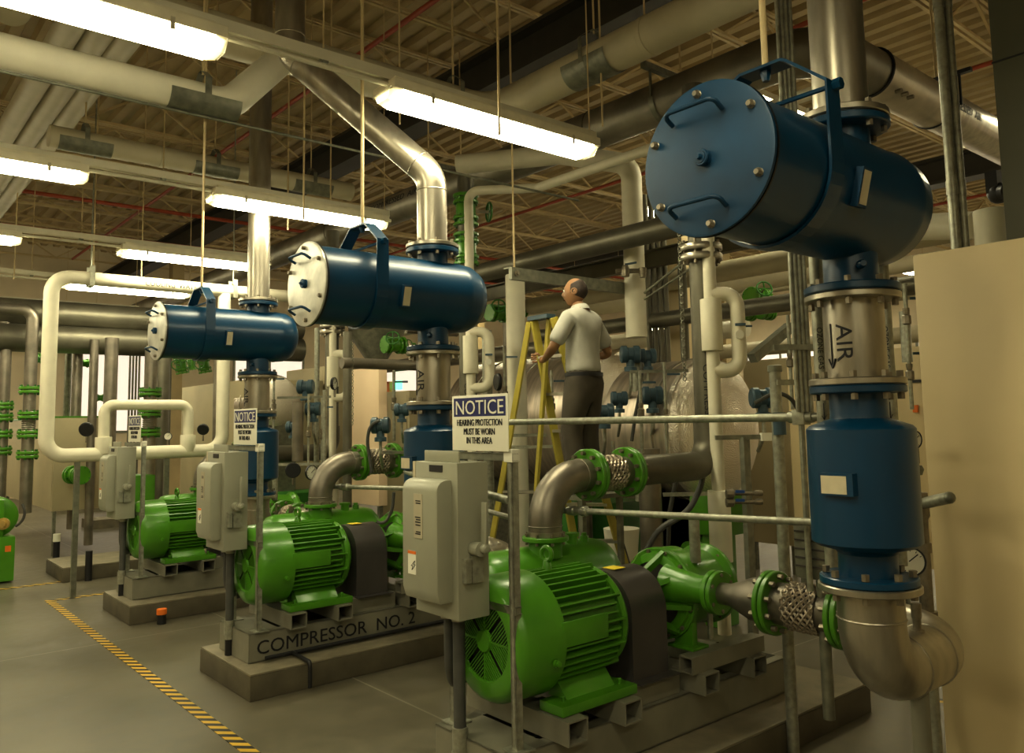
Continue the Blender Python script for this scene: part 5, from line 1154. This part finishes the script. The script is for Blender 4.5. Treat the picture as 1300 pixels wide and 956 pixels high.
# dark hopper, hangers and instrument tubing seen between the silencers
p = at(478, 425, D=11.8)
single('dark_hopper', MB().lathe((p.x, p.y, p.z), (0,0,-1), [(-.28, .42), (0, .40), (.42, .12), (.6, .12)], 20), galvd, 'dark conical hopper hanging under the middle silencer', 'hopper')
for i, (x_, y0_, y1_, D_, lb) in enumerate(((348, 470, 560, 10.8, 'thin tube close right of the farthest filter vessel'), (392, 500, 600, 10.2, 'instrument tube below the pair of blue transmitters'), (409, 505, 600, 10.3, 'instrument tube right of the pair of blue transmitters'),
        (500, 470, 560, 8.2, 'slim tube left of the middle spool'), (640, 440, 560, 9.0, 'slim grey tube between notice sign and ladder'), (700, 470, 560, 8.8, 'slim tube between the ladder and the man'), (812, 470, 575, 7.8, 'slim vertical tube beside the jacketed pipe foot'),
        (843, 460, 600, 8.0, 'slim tube with blue handle at the conduit bundle'), (778, 560, 620, 7.6, 'slim tube above the nearest braided discharge hose'), (1000, 400, 520, 7.4, 'slim post behind the conduit bundle'), (935, 400, 470, 8.4, 'slim hanger under the far grey pipe'), (1148, 360, 450, 6.2, 'white tube left of the huge cabinet, taller'), (1152, 430, 520, 6.4, 'thin tube left of the huge cabinet'))):
    A, B = at(x_, y0_, D=D_), at(x_, y1_, D=D_)
    t = thing('instrument_tube', lb, 'tube', (A.x, A.y, B.z), 'slim instrument tubes')
    MB().cyl((A.x, A.y, B.z), (A.x, A.y, A.z), .016, 8).build('tube', galv, t)
    MB().lathe((A.x, A.y, (A.z+B.z)/2), (0,0,1), [(-.05,.02),(-.04,.034),(.02,.034),(.03,.02),(.06,.026),(.08,.026)], 8).build('fitting', bolt, t)
    MB().bar((A.x-.01, A.y-.04, A.z-.12), Vector((A.x, A.y-.04, A.z-.12))+rt0*.12, .012, .02).build('lever', tb, t)
for i, (x0, x1, y_, D_, lb) in enumerate(((352, 420, 505, 10.4, 'thin horizontal tube across the beige framed panel'), (350, 414, 590, 9.8, 'low horizontal strut below the farthest discharge pipe'), (640, 694, 553, 8.2, 'thin silver bar behind the ladder'), (640, 702, 568, 8.0, 'dark strut arm behind the ladder'), (800, 874, 472, 8.0, 'thin tube from the jacketed pipe to the riser'), (842, 905, 628, 6.8, 'thin horizontal tube below the nearest discharge pipe'),
        (652, 705, 625, 7.4, 'grey tube low behind the nearest strut post'), (1000, 1034, 663, 5.4, 'second grey pipe just under the drain rail'), (470, 530, 575, 8.2, 'thin strut arm left of the middle filter vessel'))):
    A, B = at(x0, y_, D=D_), at(x1, y_, D=D_); B.z = A.z
    single('strut_bar', MB().bar(A, B, .022, .03, (0,0,1)), galv if i % 2 else galvd, lb, 'strut', smooth=False)
# floor stubs
p = at(205, 792, Z=0)
t = thing('pipe_stub', 'short black floor stub with orange cap before the farthest plinth', 'stub', (p.x, p.y, 0))
MB().cyl((p.x, p.y, 0), (p.x, p.y, .10), .045, 18).build('body', black, t); MB().cyl((p.x, p.y, .10), (p.x, p.y, .155), .052, 18).build('cap', orange, t)
p = at(112, 737, Z=0); single('floor_bollard', MB().cyl((p.x, p.y, 0), (p.x, p.y, .40), .045, 16), black, 'black pipe stub standing behind the striped tape corner', 'bollard')
p = at(71, 712, Z=0); t = thing('pipe_stub', 'black and white pipe stub on the empty fourth plinth', 'stub', (p.x, p.y, 0)); MB().cyl((p.x, p.y, 0), (p.x, p.y, .30), .05, 16).build('body', black, t); MB().cyl((p.x, p.y, .3), (p.x, p.y, .42), .055, 16).build('cap', signw, t)
for i, (x_, y_) in enumerate(((105, 650), (150, 668))):
    p = at(x_, y_, Z=0); single('concrete_plinth', MB().box((p.x-.6, p.y-.2, 0), (p.x+1.6, p.y+.5, .18)), conc, 'low pale concrete block far behind at left, %s' % ('under the steel columns' if i == 0 else 'behind the smallest isolator'), 'plinth', smooth=False)
single('white_bucket', MB().lathe(at(790, 712, D=7.6)-Vector((0,0,.0)), (0,0,1), [(0,.14),(.3,.17)], 20), signw, 'white bucket partly hidden by the yellow ladder foot', 'bucket')

# ------------------------------------------------------------------ ladder
def ladder():
    T0 = at(690, 407, D=6.95); z = T0.z
    f0, f1 = at(757, 838, Z=0), at(828, 838, Z=0)
    b0, b1 = at(599, 838, Z=0), at(665, 838, Z=0)
    sc = lambda p: Vector((p.x, p.y, 0))
    t = thing('step_ladder', 'yellow fibreglass stepladder with aluminium steps in front of the man', 'ladder', (T0.x, T0.y, 0))
    w = (f1-f0).normalized()
    ta, tb_ = at(678, 407, D=6.95), at(703, 407, D=6.75); ta.z = tb_.z = z
    for a_, b_ in ((ta, f0), (tb_, f1)): MB().bar(a_, b_, .03, .07, (0,0,1)).build('front_rail', yellow, t, smooth=False, bevel=.004)
    ra, rb = at(672, 407, D=7.05), at(697, 407, D=6.85); ra.z = rb.z = z
    for a_, b_ in ((ra, b0), (rb, b1)): MB().bar(a_, b_, .028, .05, (0,0,1)).build('rear_rail', yellow, t, smooth=False, bevel=.004)
    for i in range(1, 9):
        k = i/9.3; MB().bar(ta.lerp(f0, k), tb_.lerp(f1, k), .08, .025, (0,0,1)).build('step', alum, t, smooth=False)
    for k in (.3, .5, .72, .9): MB().bar(ra.lerp(b0, k), rb.lerp(b1, k), .02, .02).build('rear_brace', alum, t, smooth=False)
    MB().bar(ta.lerp(ra, .5)+Vector((0,0,.02)), tb_.lerp(rb, .5)+Vector((0,0,.02)), .10, .035, (0,0,1)).build('top_cap', tb, t, smooth=False)
    return ta, tb_, f0, f1
LAD = ladder()

# ------------------------------------------------------------------ the man
def skin(name, verts, edges, rad, m, parent, sub=2, root=0):
    off = parent_loc(parent); me = bpy.data.meshes.new(name); me.from_pydata([Vector(v)-off for v in verts], edges, []); me.update()
    o = bpy.data.objects.new(name, me); COL.objects.link(o)
    sk_ = o.modifiers.new('s', 'SKIN'); sk_.use_smooth_shade = True
    for i, r_ in enumerate(rad):
        d_ = me.skin_vertices[0].data[i]; d_.radius = (r_, r_) if not isinstance(r_, tuple) else r_; d_.use_root = (i == root)
    ss = o.modifiers.new('u', 'SUBSURF'); ss.levels = ss.render_levels = sub
    dg = bpy.context.evaluated_depsgraph_get(); nm = bpy.data.meshes.new_from_object(o.evaluated_get(dg))
    o.modifiers.clear(); o.data = nm; bpy.data.meshes.remove(me); nm.materials.clear(); nm.materials.append(m); o.parent = parent
    for f in nm.polygons: f.use_smooth = True
    return o
def man():
    skinm = mat('skin_tone', (.30, .16, .075), .5, 0, .08, 12)
    shirt = mat('shirt_cloth', (.47, .46, .40), .9, 0, .08, 9, bump=.25)
    trous = mat('trouser_cloth', (.075, .062, .042), .85, 0, .15, 8, bump=.2)
    hairm = mat('hair_dark', (.035, .022, .014), .7, 0, .3, 40, bump=.3)
    top = at(733, 353, D=6.7); base = Vector((top.x, top.y, top.z-1.75))
    base = base + rt0*.02
    Lf = -rt0.copy(); fh = Vector((math.cos(YAW), math.sin(YAW), 0))
    F = (fh*.62+Lf*.78).normalized(); Rr = F.cross(Vector((0,0,1))).normalized()   # facing direction, his right
    P = lambda r_, f_, z_: base+Rr*r_+F*f_+Vector((0,0,z_))
    t = thing('person', 'man in pale short-sleeved shirt and dark trousers standing on the ladder, seen from behind', 'person', base)
    # body: one continuous skin surface
    V = []; E_ = []; R_ = []
    def add(p, r_, par=None):
        V.append(p); R_.append(r_)
        if par is not None: E_.append((par, len(V)-1))
        return len(V)-1
    pel = add(P(0, 0, .90), (.10, .08)); wa = add(P(0, .0, 1.08), (.11, .08), pel); ch = add(P(0, -.01, 1.28), (.15, .11), wa); nb = add(P(0, 0, 1.44), (.085, .075), ch)
    nk = add(P(0, .02, 1.51), (.052, .055), nb); hd0 = add(P(0, .035, 1.56), (.055, .06), nk)
    for s_ in (-1, 1):
        hp = add(P(.09*s_, 0, .86), (.088, .09), pel); kn = add(P(.10*s_, .03 if s_ > 0 else .06, .48), (.062, .062), hp); an = add(P(.10*s_, -.01, .09), (.04, .042), kn); add(P(.11*s_, .13, .045), (.042, .03), an)
        sh = add(P(.17*s_, 0, 1.405), (.062, .06), nb)
        if s_ < 0:   # left arm reaches forward to the ladder rail
            el = add(P(-.27, .10, 1.155), (.043, .043), sh); wr_ = add(at(690, 458, D=6.82), (.028, .026), el); add(at(684, 456, D=6.82), (.034, .022), wr_)
            hand = (at(684, 456, D=6.82), (at(676, 455, D=6.80)-at(690, 458, D=6.82)).normalized())
        else:
            el = add(P(.33, -.06, 1.13), (.043, .043), sh); wr_ = add(P(.30, .18, 1.10), (.028, .026), el); add(P(.29, .23, 1.10), (.034, .022), wr_)
            hand2 = (P(.29, .23, 1.10), F)
    skin('body', V, E_, R_, skinm, t)
    # fingers and thumb, short skinned chains rooted in each palm
    for (hp_, hdv) in (hand, hand2):
        sd = hdv.cross(Vector((0,0,1))).normalized(); upv_ = Vector((0,0,1))
        for i in range(4):
            q0 = hp_+hdv*.015+upv_*(.028-.019*i); l_ = (.030, .034, .032, .025)[i]
            q1 = q0+hdv*l_; q2 = q1+hdv*.012+sd*.024; q3 = q2-hdv*.018+sd*.014
            skin('finger', [q0, q1, q2, q3], [(0,1),(1,2),(2,3)], [.010, .0095, .009, .008], skinm, t, 1)
        q0 = hp_-hdv*.01+upv_*.025; skin('thumb', [q0, q0+upv_*.022+hdv*.02, q0+upv_*.018+hdv*.045+sd*.01], [(0,1),(1,2)], [.012, .011, .009], skinm, t, 1)
    # head, turned to the left of the picture
    HF = (Lf*.93+fh*.36).normalized(); HR = HF.cross(Vector((0,0,1))).normalized(); hc = P(0, .045, 1.635)
    n, m_ = 32, 24; vs = []; fs = []
    def hp(r_, f_, z_): return hc+HR*r_+HF*f_+Vector((0,0,z_))
    def shape(th, ph, k=1.0):
        x_ = math.cos(ph)*math.cos(th); y_ = math.cos(ph)*math.sin(th); z_ = math.sin(ph)     # y_ = forward
        r_, f_, zz = x_*.076, y_*.098, z_*.118
        if z_ < 0: r_ *= 1-.30*(-z_)**1.2; f_ = f_*(1-.10*(-z_)) + (.018*(-z_) if y_ > 0 else .03*(-z_)*1.0)
        if y_ > 0:
            d0 = math.exp(-((x_/.16)**2)-((z_+.12)/.20)**2); f_ += .026*d0*(y_ > .5)                    # nose
            f_ += .006*math.exp(-((z_-.22)/.1)**2)*(y_ > .4)                                              # brow
            f_ -= .007*math.exp(-((abs(x_)-.36)/.16)**2-((z_-.06)/.10)**2)                              # eye sockets
            f_ += .007*math.exp(-(x_/.3)**2-((z_+.50)/.10)**2)                                           # lips
            f_ += .010*math.exp(-(x_/.3)**2-((z_+.85)/.14)**2)                                           # chin
        return hp(r_*k, f_*k, zz*k)
    for j in range(m_+1):
        ph = -PI/2+PI*j/m_
        for i in range(n): vs.append(shape(2*PI*i/n, ph))
    for j in range(m_):
        for i in range(n): fs.append((j*n+i, j*n+(i+1) % n, (j+1)*n+(i+1) % n, (j+1)*n+i))
    MB().add(vs, fs).build('head', skinm, t, ang=180)
    for s_ in (-1, 1):
        MB().torus(hp(.075*s_, -.008, .0), HR, .022, .008, 14, 6).sphere(hp(.072*s_, -.008, -.004), .018, 10, (.6, 1, 1.2)).build('ear', skinm, t)
        MB().sphere(hp(.030*s_, .088, .012), .010, 10).build('eye', signw, t); MB().sphere(hp(.030*s_, .0965, .012), .005, 8).build('pupil', black, t)
        MB().bar(hp(.016*s_, .1, .032), hp(.045*s_, .092, .033), .006, .006).build('eyebrow', hairm, t)
    MB().bar(hp(-.022, .101, -.060), hp(.022, .101, -.060), .004, .005).build('mouth', mat('lip', (.2, .08, .05)), t)
    # receding hair: sides and back only
    vs = []; fs = []; nn = 28; mm = 14
    for j in range(mm+1):
        for i in range(nn+1):
            th = math.radians(162+(378-162)*i/nn); th = math.radians(165)+(math.radians(375)-math.radians(165))*i/nn
            e_ = abs((i/nn)-.5)*2; lo = -.50+.42*e_**2; hi = 1.18-.62*e_**1.4
            ph = lo+(hi-lo)*j/mm; ed = min(j, mm-j, i, nn-i); vs.append(shape(th, ph, 1.0+.05*min(1, ed/2)))
    for j in range(mm):
        for i in range(nn): a_ = j*(nn+1)+i; fs.append((a_, a_+1, a_+nn+2, a_+nn+1))
    MB().add(vs, fs).build('hair', hairm, t, ang=180)
    # shirt
    V = []; E_ = []; R_ = []
    pel = add(P(0, -.012, .945), (.182, .145)); pel = add(P(0, -.01, 1.0), (.18, .142), pel); wa = add(P(0, -.005, 1.12), (.175, .135), pel); ch = add(P(0, -.015, 1.29), (.175, .13), wa); nb = add(P(0, -.012, 1.43), (.12, .10), ch); add(P(0, .006, 1.515), (.072, .075), nb)
    for s_ in (-1, 1):
        sh = add(P(.175*s_, 0, 1.40), (.077, .078), nb)
        if s_ < 0: add(P(-.235, .06, 1.255), (.074, .074), sh); add(P(-.262, .085, 1.19), (.072, .07), len(V)-1)
        else: add(P(.27, -.035, 1.25), (.074, .074), sh); add(P(.31, -.05, 1.18), (.072, .07), len(V)-1)
    skin('shirt', V, E_, R_, shirt, t)
    MB().lathe(P(0, .006, 1.475), (F*.18+Vector((0,0,1))), [(0, .088), (.02, .082), (.045, .068), (.05, .062), (.03, .06)], 24, cap=False).build('collar', shirt, t)
    # trousers, belt, shoes
    V = []; E_ = []; R_ = []
    pel = add(P(0, -.005, 1.05), (.150, .115)); pel = add(P(0, -.005, .99), (.170, .133), pel); p2_ = add(P(0, -.025, .88), (.185, .16), pel)
    for s_ in (-1, 1):
        hp_ = add(P(.09*s_, -.01, .80), (.118, .122), p2_); kn = add(P(.10*s_, .03 if s_ > 0 else .06, .48), (.092, .092), hp_); add(P(.10*s_, -.01, .12), (.078, .08), kn)
    skin('trousers', V, E_, R_, trous, t)
    vs = []; n = 28
    for z_ in (.935, .965):
        for i in range(n): a_ = 2*PI*i/n; vs.append(P(.178*math.cos(a_), -.015+.146*math.sin(a_), z_))
    MB().add(vs, [(i, (i+1) % n, n+(i+1) % n, n+i) for i in range(n)]).build('belt', black, t)
    for s_ in (-1, 1):
        skin('shoe', [P(.10*s_, -.05, .045), P(.105*s_, .05, .04), P(.112*s_, .17, .035)], [(0,1),(1,2)], [(.04,.042), (.045,.04), (.042,.03)], black, t)
    # the step he stands on
    b = P(0, .05, 0); return b
MB_ = man()
t = thing('work_platform', 'short aluminium platform on struts under the feet of the man', 'platform', (MB_.x, MB_.y, 0))
MB().box((MB_.x-.22, MB_.y-.24, MB_.z-.035), (MB_.x+.26, MB_.y+.26, MB_.z-.002)).build('deck', galvd, t, smooth=False)
for sx_ in (-.19, .23):
    for sy_ in (-.21, .23): MB().box((MB_.x+sx_-.02, MB_.y+sy_-.02, 0), (MB_.x+sx_+.02, MB_.y+sy_+.02, MB_.z-.03)).build('leg', galvd, t, smooth=False)

# ------------------------------------------------------------------ light
w = bpy.data.worlds.new('world'); S.world = w; w.use_nodes = True
w.node_tree.nodes['Background'].inputs[0].default_value = (1, .86, .62, 1); w.node_tree.nodes['Background'].inputs[1].default_value = .0
S.cycles.max_bounces = 6; S.cycles.diffuse_bounces = 3; S.cycles.glossy_bounces = 3; S.cycles.transmission_bounces = 3; S.cycles.sample_clamp_indirect = 4
